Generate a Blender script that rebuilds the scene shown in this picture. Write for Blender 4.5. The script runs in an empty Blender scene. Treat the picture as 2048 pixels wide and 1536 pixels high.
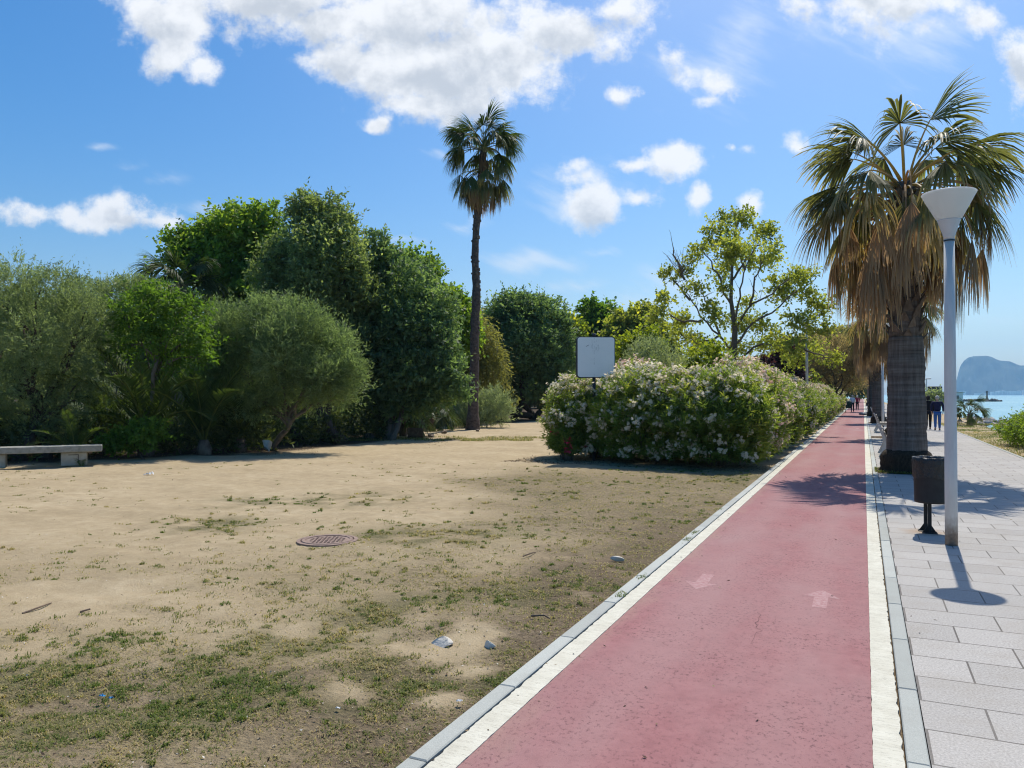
import bpy, bmesh, math, random
import numpy as np
from mathutils import Vector, Matrix
rad = math.radians
sc = bpy.context.scene
COL = sc.collection

# ------------------------------------------------------------------ camera frame
F, H, YAW, PITCH = 1539.0, 1.72, rad(24.55), math.atan(21.0/1539.0)
CY, SY = math.cos(YAW), math.sin(YAW)

def ray(u, v):
    a, b = (u-1024.0)/F, (768.0-v)/F
    f = math.cos(PITCH) - b*math.sin(PITCH)
    z = math.sin(PITCH) + b*math.cos(PITCH)
    return a/f, z/f                      # lateral and height per metre of depth

def P(u, v, D):
    """world point seen at reference pixel (u, v) at depth D"""
    a, z = ray(u, v)
    return np.array([CY*a*D - SY*D, CY*D + SY*a*D, H + z*D])

def G(u, v, z=0.0):
    """ground point seen at reference pixel (u, v)"""
    a, zz = ray(u, v)
    return P(u, v, (z-H)/zz)

def depth_of(v, z=0.0):
    return (z-H)/ray(1024, v)[1]

# ------------------------------------------------------------------ mesh helpers
def link(o, parent=None):
    COL.objects.link(o)
    if parent is not None:
        o.parent = parent
    return o

def tag(o, label=None, cat=None, group=None, kind=None):
    if label: o['label'] = label
    if cat: o['category'] = cat
    if group: o['group'] = group
    if kind: o['kind'] = kind
    return o

def thing(name, label, cat, loc=(0, 0, 0), group=None, rz=0.0):
    o = bpy.data.objects.new(name, None)
    o.empty_display_size = 0.2
    o.location = tuple(float(x) for x in loc)
    o.rotation_euler = (0, 0, rz)
    link(o)
    return tag(o, label, cat, group)

def mesh(name, V, Fc, mat, parent=None, smooth=False, attrs=None, origin=None):
    """V (n,3) world coordinates (made local to origin / the parent's location), Fc list or array of faces"""
    V = np.asarray(V, dtype=np.float64)
    if origin is None and parent is not None:
        origin = np.array(parent.location) if parent.parent is None else np.array(parent.parent.location)
    if origin is not None:
        V = V - np.asarray(origin)
    me = bpy.data.meshes.new(name)
    if isinstance(Fc, np.ndarray) and Fc.ndim == 2:
        k = Fc.shape[1]; nf = Fc.shape[0]
        me.vertices.add(len(V)); me.vertices.foreach_set('co', V.astype(np.float32).ravel())
        me.loops.add(nf*k); me.loops.foreach_set('vertex_index', Fc.astype(np.int32).ravel())
        me.polygons.add(nf); me.polygons.foreach_set('loop_start', np.arange(0, nf*k, k, dtype=np.int32))
    else:
        me.from_pydata([tuple(p) for p in V.tolist()], [], [tuple(int(i) for i in f) for f in Fc])
    me.update(calc_edges=True)
    for k_, a in (attrs or {}).items():
        at = me.attributes.new(k_, 'FLOAT', 'POINT')
        at.data.foreach_set('value', np.asarray(a, dtype=np.float32))
    if smooth:
        me.polygons.foreach_set('use_smooth', np.ones(len(me.polygons), dtype=bool))
    if mat is not None:
        me.materials.append(mat)
    o = bpy.data.objects.new(name, me)
    return link(o, parent)

class MB:
    """collects several shapes into one mesh"""
    def __init__(s): s.V = []; s.F = []; s.n = 0; s.A = []
    def add(s, V, Fc, a=None):
        V = np.asarray(V, dtype=np.float64); 
        s.V.append(V); s.F += [tuple(int(i)+s.n for i in f) for f in Fc]; s.n += len(V)
        s.A.append(np.full(len(V), 0.5) if a is None else np.broadcast_to(a, (len(V),)))
        return s
    def box(s, c, size, rz=0.0, bev=0.0, M=None):
        bm = bmesh.new(); bmesh.ops.create_cube(bm, size=1.0)
        for v in bm.verts: v.co = Vector((v.co.x*size[0], v.co.y*size[1], v.co.z*size[2]))
        if bev: bmesh.ops.bevel(bm, geom=bm.edges[:], offset=bev, segments=2, affect='EDGES', profile=0.5)
        R = Matrix.Rotation(rz, 4, 'Z') if M is None else M
        V = [tuple(R @ v.co + Vector(c)) for v in bm.verts]
        bm.verts.index_update()
        Fc = [[v.index for v in f.verts] for f in bm.faces]; bm.free()
        return s.add(V, Fc)
    def tube(s, pts, rads, seg=8, cap=True, a=None, jitter=0.0, rng=None):
        pts = np.asarray(pts, float); n = len(pts); rads = np.broadcast_to(rads, (n,))
        T = np.gradient(pts, axis=0); T /= np.linalg.norm(T, axis=1)[:, None]+1e-9
        ref = np.array([0, 0, 1.0]) if abs(T[0][2]) < 0.9 else np.array([1.0, 0, 0])
        V = []
        for i in range(n):
            x = np.cross(ref, T[i]); x /= np.linalg.norm(x)+1e-9; y = np.cross(T[i], x)
            ref = np.cross(x, T[i])*-1 if False else ref
            for k in range(seg):
                t = 2*math.pi*k/seg
                r = rads[i]*(1 + (jitter*(rng.random()-.5) if jitter else 0))
                V.append(pts[i] + r*(math.cos(t)*x + math.sin(t)*y))
        Fc = [(i*seg+k, i*seg+(k+1) % seg, (i+1)*seg+(k+1) % seg, (i+1)*seg+k) for i in range(n-1) for k in range(seg)]
        if cap:
            Fc.append(tuple(range(seg))[::-1]); Fc.append(tuple((n-1)*seg+k for k in range(seg)))
        return s.add(V, Fc, a)
    def lathe(s, prof, c=(0, 0, 0), seg=32, close=False):
        c = np.asarray(c, float); V = []; m = len(prof)
        for r, z in prof:
            for k in range(seg):
                t = 2*math.pi*k/seg
                V.append(c + np.array([r*math.cos(t), r*math.sin(t), z]))
        rng_ = range(m if close else m-1)
        Fc = [(i*seg+k, i*seg+(k+1) % seg, ((i+1) % m)*seg+(k+1) % seg, ((i+1) % m)*seg+k) for i in rng_ for k in range(seg)]
        return s.add(V, Fc)
    def extrude(s, poly, axis_a, axis_b, axis_n, o, t):
        """polygon (list of 2-D points) in plane a,b at origin o, thickness t along n"""
        a, b, n = (np.asarray(x, float) for x in (axis_a, axis_b, axis_n)); o = np.asarray(o, float)
        m = len(poly)
        V = [o + p[0]*a + p[1]*b for p in poly] + [o + p[0]*a + p[1]*b + n*t for p in poly]
        Fc = [tuple(range(m))[::-1], tuple(range(m, 2*m))] + [(i, (i+1) % m, m+(i+1) % m, m+i) for i in range(m)]
        return s.add(V, Fc)
    def build(s, name, mat, parent=None, smooth=False, attr=False, origin=None):
        return mesh(name, np.concatenate(s.V), s.F, mat, parent, smooth, {'var': np.concatenate(s.A)} if attr else None, origin)

def copy_tree(o, loc, rz=0.0, scale=None, label=None, group=None):
    c = o.copy(); COL.objects.link(c); c.location = tuple(float(x) for x in loc); c.rotation_euler = (0, 0, rz)
    if scale is not None: c.scale = (scale,)*3 if not hasattr(scale, '__len__') else scale
    if label: c['label'] = label
    if group: c['group'] = group
    for ch in list(o.children):
        d = ch.copy(); COL.objects.link(d); d.parent = c
        for g in list(ch.children):
            e = g.copy(); COL.objects.link(e); e.parent = d
    return c

# ------------------------------------------------------------------ noise in numpy
_lat = np.random.default_rng(5).random((256, 256))
def vnoise(x, y):
    xi = np.floor(x).astype(int); yi = np.floor(y).astype(int); fx = x-xi; fy = y-yi
    fx = fx*fx*(3-2*fx); fy = fy*fy*(3-2*fy)
    g = lambda i, j: _lat[i & 255, j & 255]
    return (g(xi, yi)*(1-fx)+g(xi+1, yi)*fx)*(1-fy) + (g(xi, yi+1)*(1-fx)+g(xi+1, yi+1)*fx)*fy
def fbm(x, y, o=4):
    x = np.asarray(x, float); y = np.asarray(y, float); s = 0; a = .5; t = 0
    for k in range(o):
        s = s + a*vnoise(x*2**k+17.3*k, y*2**k+9.1*k); t += a; a *= .55
    return s/t
def sstep(a, b, x):
    t = np.clip((x-a)/(b-a), 0, 1); return t*t*(3-2*t)

# ------------------------------------------------------------------ materials
class NT:
    def __init__(s, mat):
        s.m = mat; mat.use_nodes = True; s.t = mat.node_tree; s.t.nodes.clear()
        s.out = s.t.nodes.new('ShaderNodeOutputMaterial')
    def n(s, typ, ins=None, **props):
        nd = s.t.nodes.new(typ)
        for k, v in props.items(): setattr(nd, k, v)
        for k, v in (ins or {}).items():
            if hasattr(v, 'is_output'): s.t.links.new(v, nd.inputs[k])
            else: nd.inputs[k].default_value = v
        return nd
    def link(s, a, b): s.t.links.new(a, b)
    def math(s, op, a, b=None, c=None, clamp=False):
        nd = s.t.nodes.new('ShaderNodeMath'); nd.operation = op; nd.use_clamp = clamp
        for i, x in enumerate((a, b, c)):
            if x is None: continue
            if hasattr(x, 'is_output'): s.t.links.new(x, nd.inputs[i])
            else: nd.inputs[i].default_value = x
        return nd.outputs[0]
    def ramp(s, fac, stops):
        nd = s.t.nodes.new('ShaderNodeValToRGB'); s.t.links.new(fac, nd.inputs[0])
        el = nd.color_ramp.elements
        while len(el) < len(stops): el.new(0.5)
        for e, (p, c) in zip(el, stops):
            e.position = p; e.color = (*c, 1) if not isinstance(c, (int, float)) else (c, c, c, 1)
        return nd.outputs[0]
    def mix(s, fac, a, b, blend='MIX'):
        nd = s.t.nodes.new('ShaderNodeMix'); nd.data_type = 'RGBA'; nd.blend_type = blend
        for i, x in ((0, fac), (6, a), (7, b)):
            if hasattr(x, 'is_output'): s.t.links.new(x, nd.inputs[i])
            elif i == 0: nd.inputs[0].default_value = x
            else: nd.inputs[i].default_value = (*x, 1)
        return nd.outputs[2]
    def noise(s, vec, scale, detail=4, rough=.55, dist=0.0):
        return s.n('ShaderNodeTexNoise', {'Vector': vec, 'Scale': scale, 'Detail': detail, 'Roughness': rough, 'Distortion': dist}).outputs['Fac']
    def pos(s): return s.n('ShaderNodeNewGeometry').outputs['Position']
    def obj(s): return s.n('ShaderNodeTexCoord').outputs['Object']
    def attr(s, name): return s.n('ShaderNodeAttribute', attribute_name=name).outputs['Fac']
    def scale(s, v, sx, sy, sz):
        return s.n('ShaderNodeVectorMath', {0: v, 1: (sx, sy, sz)}, operation='MULTIPLY').outputs[0]
    def bump(s, h, strength=.4, dist=.02, normal=None):
        ins = {'Height': h, 'Strength': strength, 'Distance': dist}
        if normal is not None: ins['Normal'] = normal
        return s.n('ShaderNodeBump', ins).outputs[0]
    def pbr(s, col, rough=.8, metal=0.0, normal=None, spec=.3, **kw):
        ins = {'Base Color': col if hasattr(col, 'is_output') else (*col, 1), 'Roughness': rough, 'Metallic': metal, 'Specular IOR Level': spec}
        if normal is not None: ins['Normal'] = normal
        ins.update(kw)
        p = s.n('ShaderNodeBsdfPrincipled', ins)
        s.t.links.new(p.outputs[0], s.out.inputs[0]); return p

def M(name): return NT(bpy.data.materials.new(name))

def noisy(name, c1, c2, scale=8, rough=.8, bump=.3, bd=.01, metal=0.0, spec=.3, stretch=(1, 1, 1), world=False, detail=5):
    t = M(name); v = t.scale(t.pos() if world else t.obj(), *stretch)
    f = t.noise(v, scale, detail, .6)
    c = t.ramp(f, [(.3, c1), (.7, c2)])
    t.pbr(c, rough, metal, t.bump(t.noise(v, scale*3, 5, .6), bump, bd), spec)
    return t.m

def leaf_mat(name, c1, c2, c3=None, trans=.35, tcol=None, rough=.55, spec=.3, hue_noise=.35):
    """colour runs along the per-leaf attribute; thin leaves let some light through"""
    t = M(name)
    v = t.attr('var')
    big = t.noise(t.obj(), 1.1, 2, .5)
    f = t.math('ADD', t.math('MULTIPLY', v, 1-hue_noise), t.math('MULTIPLY', big, hue_noise))
    stops = [(.2, c1), (.62, c2)] + ([(.92, c3)] if c3 else [])
    col = t.ramp(f, stops)
    p = t.pbr(col, rough, spec=spec)
    tc = t.mix(1.0, col, tcol or (1.9, 1.75, .7), 'MULTIPLY')
    tr = t.n('ShaderNodeBsdfTranslucent', {'Color': tc})
    ms = t.n('ShaderNodeMixShader', {0: trans, 1: p.outputs[0], 2: tr.outputs[0]})
    t.link(ms.outputs[0], t.out.inputs[0])
    return t.m

# ------------------------------------------------------------------ foliage
def unit(v): return v/(np.linalg.norm(v, axis=-1, keepdims=True)+1e-9)

def leaf_quads(rng, pos, axis, L, W, var, roll=None):
    n = len(pos); axis = unit(axis)
    r = rng.normal(size=(n, 3)) if roll is None else roll
    side = unit(np.cross(axis, r)); nor = np.cross(axis, side)
    L = np.broadcast_to(L, (n,))[:, None]; W = np.broadcast_to(W, (n,))[:, None]
    mid = pos + axis*L*.45 + nor*W*.12
    V = np.stack([pos, mid+side*W*.5, pos+axis*L, mid-side*W*.5], 1).reshape(-1, 3)
    return V, np.arange(4*n).reshape(n, 4), np.repeat(var, 4)

def sprigs(rng, c, ax, n, slen, L, W, spread=.9, var0=None, droop=0.0):
    """n leaves set along each of many twigs"""
    m = len(c); ax = unit(ax)
    t = np.tile(np.linspace(.05, 1, n), m) + rng.normal(size=m*n)*.05
    C = np.repeat(c, n, 0); A = np.repeat(ax, n, 0)
    S = np.repeat(np.broadcast_to(slen, (m,)), n)[:, None]
    pos = C + A*t[:, None]*S; pos[:, 2] -= droop*(t**2)*S[:, 0]
    perp = unit(np.cross(A, rng.normal(size=(m*n, 3))))
    la = A*(1-spread*.5) + perp*spread + rng.normal(size=(m*n, 3))*.12
    la[:, 2] -= droop*.8
    v0 = rng.random(m) if var0 is None else var0
    var = np.clip(np.repeat(v0, n)*.7 + rng.random(m*n)*.3, 0, 1)
    k = rng.uniform(.7, 1.2, m*n)
    return leaf_quads(rng, pos, la, L*k, W*k, var)

def clumps_of(rng, ells, k, fr=(.28, .45)):
    """break large ellipsoids (centre, radii) into smaller lumps set near their surface"""
    out = []
    for c, r in ells:
        c = np.asarray(c, float); r = np.asarray(r, float)
        for i in range(k):
            d = unit(rng.normal(size=3)); d[2] = d[2] if d[2] > -.75 else -d[2]
            f = rng.uniform(*fr)
            out.append((c + d*r*(1-f*.75), r*f*rng.uniform(.85, 1.15, 3)))
        out.append((c, r*.62))
    return out

def crown_points(rng, cl, per_m2, inset=(.72, 1.04), cull=.6):
    """points and outward directions on a set of lumps"""
    Pn, An, Vn = [], [], []
    for ci, (c, r) in enumerate(cl):
        area = 4*math.pi*((r[0]*r[1])**1.6/3+(r[0]*r[2])**1.6/3+(r[1]*r[2])**1.6/3)**(1/1.6)
        n = max(6, int(area*per_m2))
        d = unit(rng.normal(size=(n, 3)))
        p = c + d*r*rng.uniform(*inset, n)[:, None]
        Pn.append(p); An.append(unit(d/r)); Vn.append(np.full(n, rng.random()))
    p = np.concatenate(Pn); a = np.concatenate(An); v = np.concatenate(Vn)
    C = np.array([c for c, r in cl]); R = np.array([r for c, r in cl])*.8
    deep = np.zeros(len(p), bool)
    for c, r in zip(C, R):
        deep |= (((p-c)/r)**2).sum(1) < .85
    keep = ~deep | (rng.random(len(p)) > cull)
    return p[keep], a[keep], v[keep]

def ell_px(D, lst, depth=.9):
    """ellipsoids given by centre and radii as they measure in the reference"""
    out = []
    for e in lst:
        u, v, ru, rv = e[:4]; dd = D + (e[4] if len(e) > 4 else 0)
        rx = ru*dd/F; rz = rv*dd/F
        out.append((P(u, v, dd), np.array([rx, (rx+rz)/2*depth, rz])))
    return out

def foliage_mesh(name, rng, cl, mat, parent, per_m2, n, slen, L, W, up=.35, spread=.9, inset=(.72, 1.04), droop=0., cull=.75, jit=.35, varmix=.55):
    p, a, v = crown_points(rng, cl, per_m2, inset, cull)
    ok = p[:, 2] > .12
    p, a, v = p[ok], a[ok], v[ok]
    ax = a + rng.normal(size=a.shape)*jit; ax[:, 2] += up
    stray = rng.random(len(p)) < .08; ax = ax + stray[:, None]*(a*.6+np.array([0, 0, .5]))
    V, Fc, var = sprigs(rng, p, ax, n, slen*rng.uniform(.7, 1.3, len(p))*(1+1.1*stray), L, W, spread, np.clip(v*varmix+rng.random(len(p))*(1-varmix), 0, 1), droop)
    return mesh(name, V, Fc, mat, parent, attrs={'var': var})

def limb(rng, a, b, r0, r1, sag=.1, n=7, wob=.05):
    a = np.asarray(a, float); b = np.asarray(b, float)
    t = np.linspace(0, 1, n)[:, None]; L = np.linalg.norm(b-a)
    p = a*(1-t)+b*t
    p[:, 2] += (np.sin(t*math.pi)*sag*L)[:, 0]
    p[1:-1] += rng.normal(size=(n-2, 3))*wob*L*.4
    return p, np.linspace(r0, r1, n)

def tree(name, label, cat, base, ells, lmat, bmat, seed, per_m2=40, n=7, slen=.3, L=.12, W=.06, k=7, trunk_r=.18, fork=.35,
         up=.35, spread=.9, group=None, stems=1, droop=0., inset=(.72, 1.04), cull=.75, fr=(.28, .45), jit=.35, stem_spread=.5, lean=None, raw=False):
    rng = np.random.default_rng(seed)
    base = np.asarray(base, float); base = np.array([base[0], base[1], 0.0])
    root = thing(name, label, cat, base, group)
    cl = [(np.asarray(c, float), np.asarray(r, float)) for c, r in ells] if raw else clumps_of(rng, ells, k, fr)
    foliage_mesh('crown', rng, cl, lmat, root, per_m2, n, slen, L, W, up, spread, inset, droop, cull, jit)
    mb = MB()
    cen = np.mean([c for c, r in ells], 0)
    for s in range(stems):
        b0 = base + (np.array([rng.normal()*stem_spread, rng.normal()*stem_spread, 0]) if stems > 1 else 0)
        b0[2] = -.08
        top = np.array([cen[0], cen[1], max(cen[2]*fork, .4)]) if lean is None else np.asarray(lean, float)
        if stems > 1: top = top + np.array([rng.normal(), rng.normal(), 0])*stem_spread*1.6
        p, r = limb(rng, b0, top, trunk_r*rng.uniform(.8, 1.1), trunk_r*.72, .0, 7, .06)
        r[0] *= 1.25
        mb.tube(p, r, 9, jitter=.12, rng=rng)
        for i, (c, rr) in enumerate(ells):
            if stems > 1 and i % stems != s: continue
            q, r2 = limb(rng, top - (top-b0)*rng.uniform(0, .25), c, trunk_r*.5, trunk_r*.12, .06, 7, .07)
            mb.tube(q, r2, 6)
            for j in range(2):
                e = c + unit(rng.normal(size=3))*rr*.7
                q2, r3 = limb(rng, q[4], e, trunk_r*.22, trunk_r*.05, .04, 5, .08)
                mb.tube(q2, r3, 5)
    mb.build('trunk', bmat, root, smooth=True)
    return root
# ================================================================== camera, light, sky
SUN_AZ, SUN_EL = rad(2.5), rad(58)
cam = bpy.data.cameras.new('camera'); cam.sensor_width = 36; cam.lens = 36*F/2048; cam.clip_end = 40000; cam.clip_start = .05
camo = bpy.data.objects.new('camera', cam); COL.objects.link(camo); camo.location = (0, 0, H)
camo.rotation_euler = (rad(90)+PITCH, 0, YAW); camo.rotation_mode = 'XYZ'
sc.camera = camo
ld = bpy.data.lights.new('sun', 'SUN'); ld.energy = 4.4; ld.angle = rad(.53); ld.color = (1, .94, .835)
sun = bpy.data.objects.new('sun', ld); COL.objects.link(sun)
sd = Vector((math.sin(SUN_AZ)*math.cos(SUN_EL), math.cos(SUN_AZ)*math.cos(SUN_EL), math.sin(SUN_EL)))
sun.rotation_euler = sd.to_track_quat('Z', 'Y').to_euler(); sun.location = (0, 40, 60)
sc.view_settings.view_transform = 'Standard'; sc.view_settings.look = 'None'; sc.view_settings.exposure = 0.2; sc.view_settings.gamma = 1.0
sc.cycles.max_bounces = 9; sc.cycles.diffuse_bounces = 5; sc.cycles.glossy_bounces = 2; sc.cycles.transmission_bounces = 7; sc.cycles.transparent_max_bounces = 4
sc.cycles.use_denoising = True; sc.cycles.denoiser = 'OPENIMAGEDENOISE'; sc.cycles.denoising_input_passes = 'RGB_ALBEDO_NORMAL'; sc.cycles.denoising_prefilter = 'ACCURATE'; sc.cycles.filter_width = 1.15; sc.cycles.adaptive_threshold = .004; sc.cycles.volume_bounces = 1

def make_world():
    w = bpy.data.worlds.new('World'); sc.world = w
    t = NT.__new__(NT); w.use_nodes = True; t.t = w.node_tree; t.t.nodes.clear(); t.m = w
    t.out = t.t.nodes.new('ShaderNodeOutputWorld')
    sky = t.n('ShaderNodeTexSky', sky_type='NISHITA', sun_disc=False, sun_elevation=SUN_EL, sun_rotation=SUN_AZ,
              altitude=5, air_density=1.0, dust_density=1.6, ozone_density=2.2)
    skyc = t.n('ShaderNodeHueSaturation', {'Saturation': 1.56, 'Value': .97, 'Fac': 1.0, 'Color': sky.outputs[0]}).outputs[0]
    skyc = t.mix(1.0, skyc, (1.06, 1.13, 1.15), 'MULTIPLY')
    d = t.n('ShaderNodeTexCoord').outputs['Generated']
    # direction expressed as slopes about a fixed compass bearing
    fw = t.n('ShaderNodeVectorMath', {0: d, 1: (-SY, CY, 0)}, operation='DOT_PRODUCT').outputs['Value']
    rt = t.n('ShaderNodeVectorMath', {0: d, 1: (CY, SY, 0)}, operation='DOT_PRODUCT').outputs['Value']
    sz = t.n('ShaderNodeSeparateXYZ', {0: d}).outputs[2]
    fwc = t.math('MAXIMUM', fw, .02)
    a = t.math('DIVIDE', rt, fwc); b = t.math('DIVIDE', sz, fwc)
    ab = t.n('ShaderNodeCombineXYZ', {0: a, 1: b, 2: 0.0}).outputs[0]
    w1 = t.n('ShaderNodeTexNoise', {'Vector': ab, 'Scale': 9.0, 'Detail': 3, 'Roughness': .6}).outputs['Color']
    wv = t.n('ShaderNodeVectorMath', {0: w1, 1: (.5, .5, .5)}, operation='SUBTRACT').outputs[0]
    wv = t.n('ShaderNodeVectorMath', {0: wv, 1: (.075, .055, 0)}, operation='MULTIPLY').outputs[0]
    abw = t.n('ShaderNodeVectorMath', {0: ab, 1: wv}, operation='ADD').outputs[0]
    def field(blobs, vec):
        cur = None
        for (u, v, ru, rv, wt) in blobs:
            c = ((u-1024)/F, (789-v)/F, 0); s = (F/ru, F/rv, 0)
            q = t.n('ShaderNodeVectorMath', {0: vec, 1: s, 2: (-c[0]*s[0], -c[1]*s[1], 0)}, operation='MULTIPLY_ADD').outputs[0]
            l = t.n('ShaderNodeVectorMath', {0: q}, operation='LENGTH').outputs['Value']
            x = t.math('MULTIPLY_ADD', l, -wt, wt)
            cur = x if cur is None else t.math('SMOOTH_MAX', cur, x, .12)
        return cur
    big = [(540, -20, 280, 95, 1.15), (640, 40, 140, 60, 1.0), (820, 30, 270, 95, 1.1), (905, 130, 290, 105, 1.25), (850, 205, 120, 55, .9), (960, 190, 125, 55, 1), (1130, 60, 170, 85, 1.1),
           (1230, 10, 120, 45, .8), (700, 110, 110, 75, 1), (330, 35, 120, 75, 1), (340, 100, 70, 55, .8), (390, 130, 48, 42, .75), (450, 60, 45, 34, .45), (290, 10, 90, 50, .7),
           (205, 428, 165, 36, 1), (225, 405, 90, 40, 1), (60, 425, 75, 36, .75), (320, 440, 70, 24, .7),
           (768, 238, 46, 22, .8), (1245, 180, 50, 30, .85), (1190, 405, 100, 58, 1.05), (1285, 385, 55, 36, .8), (1150, 325, 36, 26, .55), (1165, 350, 60, 30, .45),
           (1350, 318, 75, 42, .85), (1275, 318, 48, 20, .6), (1392, 395, 28, 32, .7), (1355, 110, 34, 36, .55), (1415, 150, 72, 44, .62), (1400, 185, 40, 20, .5),
           (1590, 282, 38, 22, .5), (1497, 300, 34, 20, .5), (1455, 298, 24, 14, .4), (1500, 420, 46, 32, .65), (2050, 130, 62, 92, 1), (1965, 40, 70, 38, .55), (1740, 20, 120, 70, .62),
           (1800, -10, 190, 70, .8), (1620, 0, 60, 40, .6), (1860, 45, 60, 32, .55)]
    f = field(big, abw)
    fb = t.noise(ab, 15, 11, .66)
    dens = t.math('ADD', f, t.math('MULTIPLY', t.math('SUBTRACT', fb, .5), 2.0))
    cov = t.n('ShaderNodeMapRange', {0: dens, 1: .02, 2: .60}, interpolation_type='SMOOTHSTEP').outputs[0]
    # thickness of the cloud darkens its belly
    fb2 = t.noise(t.n('ShaderNodeVectorMath', {0: ab, 1: (.013, .03, 0)}, operation='ADD').outputs[0], 9, 6, .55)
    la = t.noise(ab, 10, 7, .6); lb_ = t.noise(t.n('ShaderNodeVectorMath', {0: ab, 1: (.006, .020, 0)}, operation='ADD').outputs[0], 10, 7, .6)
    rel = t.math('MULTIPLY', t.math('SUBTRACT', lb_, la), 2.6)
    f2 = field(big, t.n('ShaderNodeVectorMath', {0: abw, 1: (.006, .020, 0)}, operation='ADD').outputs[0])   # how much cloud stands between here and the sun
    thick = t.math('ADD', t.math('ADD', t.math('MULTIPLY', t.math('MAXIMUM', f2, 0.0), .9), rel), t.math('MULTIPLY', t.math('SUBTRACT', fb2, .5), 1.5))
    shade = t.n('ShaderNodeMapRange', {0: thick, 1: .08, 2: 1.12}, interpolation_type='SMOOTHSTEP').outputs[0]
    cc = t.mix(shade, (8.0, 8.1, 8.25), (4.9, 5.25, 5.75))
    wisp = [(1060, 520, 130, 34, .6), (925, 455, 60, 20, .5), (1185, 505, 50, 20, .45), (1150, 570, 70, 22, .5), (330, 355, 70, 26, .4), (250, 325, 60, 18, .35), (195, 288, 36, 10, .4),
            (420, 415, 80, 26, .35), (1180, 335, 110, 60, .5), (1420, 140, 130, 90, .42), (1800, 60, 260, 110, .5), (1500, 45, 90, 60, .4), (800, 480, 60, 12, .35), (1300, 610, 120, 40, .5),
            (1400, 560, 160, 50, .45), (1120, 420, 90, 60, .4), (890, 300, 50, 16, .5), (1900, 640, 200, 14, .3), (1460, 600, 160, 40, .55)]
    tilt = t.n('ShaderNodeVectorRotate', {'Vector': ab, 'Angle': rad(24)}, rotation_type='Z_AXIS').outputs[0]
    fw2 = t.noise(t.scale(tilt, 7, 26, 1), 1.0, 6, .6)
    wd = t.math('ADD', field(wisp, abw), t.math('MULTIPLY', t.math('SUBTRACT', fw2, .47), 1.3))
    wc = t.n('ShaderNodeMapRange', {0: wd, 1: .05, 2: .75, 4: .62}, interpolation_type='SMOOTHSTEP').outputs[0]
    ok = t.math('GREATER_THAN', fw, .05)
    col = t.mix(t.math('MULTIPLY', wc, ok), skyc, (7.2, 7.7, 8.2))
    col = t.mix(t.math('MULTIPLY', cov, t.math('MULTIPLY', ok, .97)), col, cc)
    bg = t.n('ShaderNodeBackground', {'Color': col, 'Strength': .112})
    t.link(bg.outputs[0], t.out.inputs[0])
    w.cycles.sampling_method = 'MANUAL'; w.cycles.sample_map_resolution = 512
make_world()

# ================================================================== ground
# path, lines, kerbs and promenade run along +Y
XK0, XW0, XR0, XR1, XW1, XK1, XP1 = -1.965, -1.855, -1.715, .03, .166, .272, 3.86
GZ = -.035
def shore_x(y):
    return 7.0 + 2.0*sstep(20, 45, 60-y) + 1.6*(fbm(y*.06, y*0+3.3)-.5)*2 + sstep(90, 160, y)*-2.0
SPOTS = [(850, 1070, .9), (940, 1062, .7), (770, 1066, .5), (1030, 1180, .42), (950, 1190, .4), (840, 1207, .45), (740, 1222, .4), (640, 1290, .42), (560, 1276, .35), (130, 1310, .5),
         (20, 1312, .35), (330, 1360, .3), (690, 1345, .3), (1000, 1340, .3), (400, 1400, .4), (250, 1430, .4), (100, 1440, .4), (830, 1350, .3), (500, 1000, .6), (700, 995, .8), (430, 1045, .6), (1400, 930, 1.5), (1490, 955, 1.2)]
SPW = [(G(u, v), r) for u, v, r in SPOTS]
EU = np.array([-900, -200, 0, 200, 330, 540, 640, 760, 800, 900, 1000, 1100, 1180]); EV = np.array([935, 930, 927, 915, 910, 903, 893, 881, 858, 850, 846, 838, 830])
def dark_ground(x, y):  # mask where the ground turns darker beyond the tree edge
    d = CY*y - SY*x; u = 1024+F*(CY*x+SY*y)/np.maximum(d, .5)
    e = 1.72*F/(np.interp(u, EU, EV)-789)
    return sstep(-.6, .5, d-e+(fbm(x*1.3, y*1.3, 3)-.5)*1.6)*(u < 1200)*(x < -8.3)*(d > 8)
BARE = [(G(u, v), r) for u, v, r in ((893, 1384, .17), (690, 1372, .2), (905, 1278, .42), (940, 1330, .2), (40, 1285, .35), (1180, 1290, .0001))]
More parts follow.
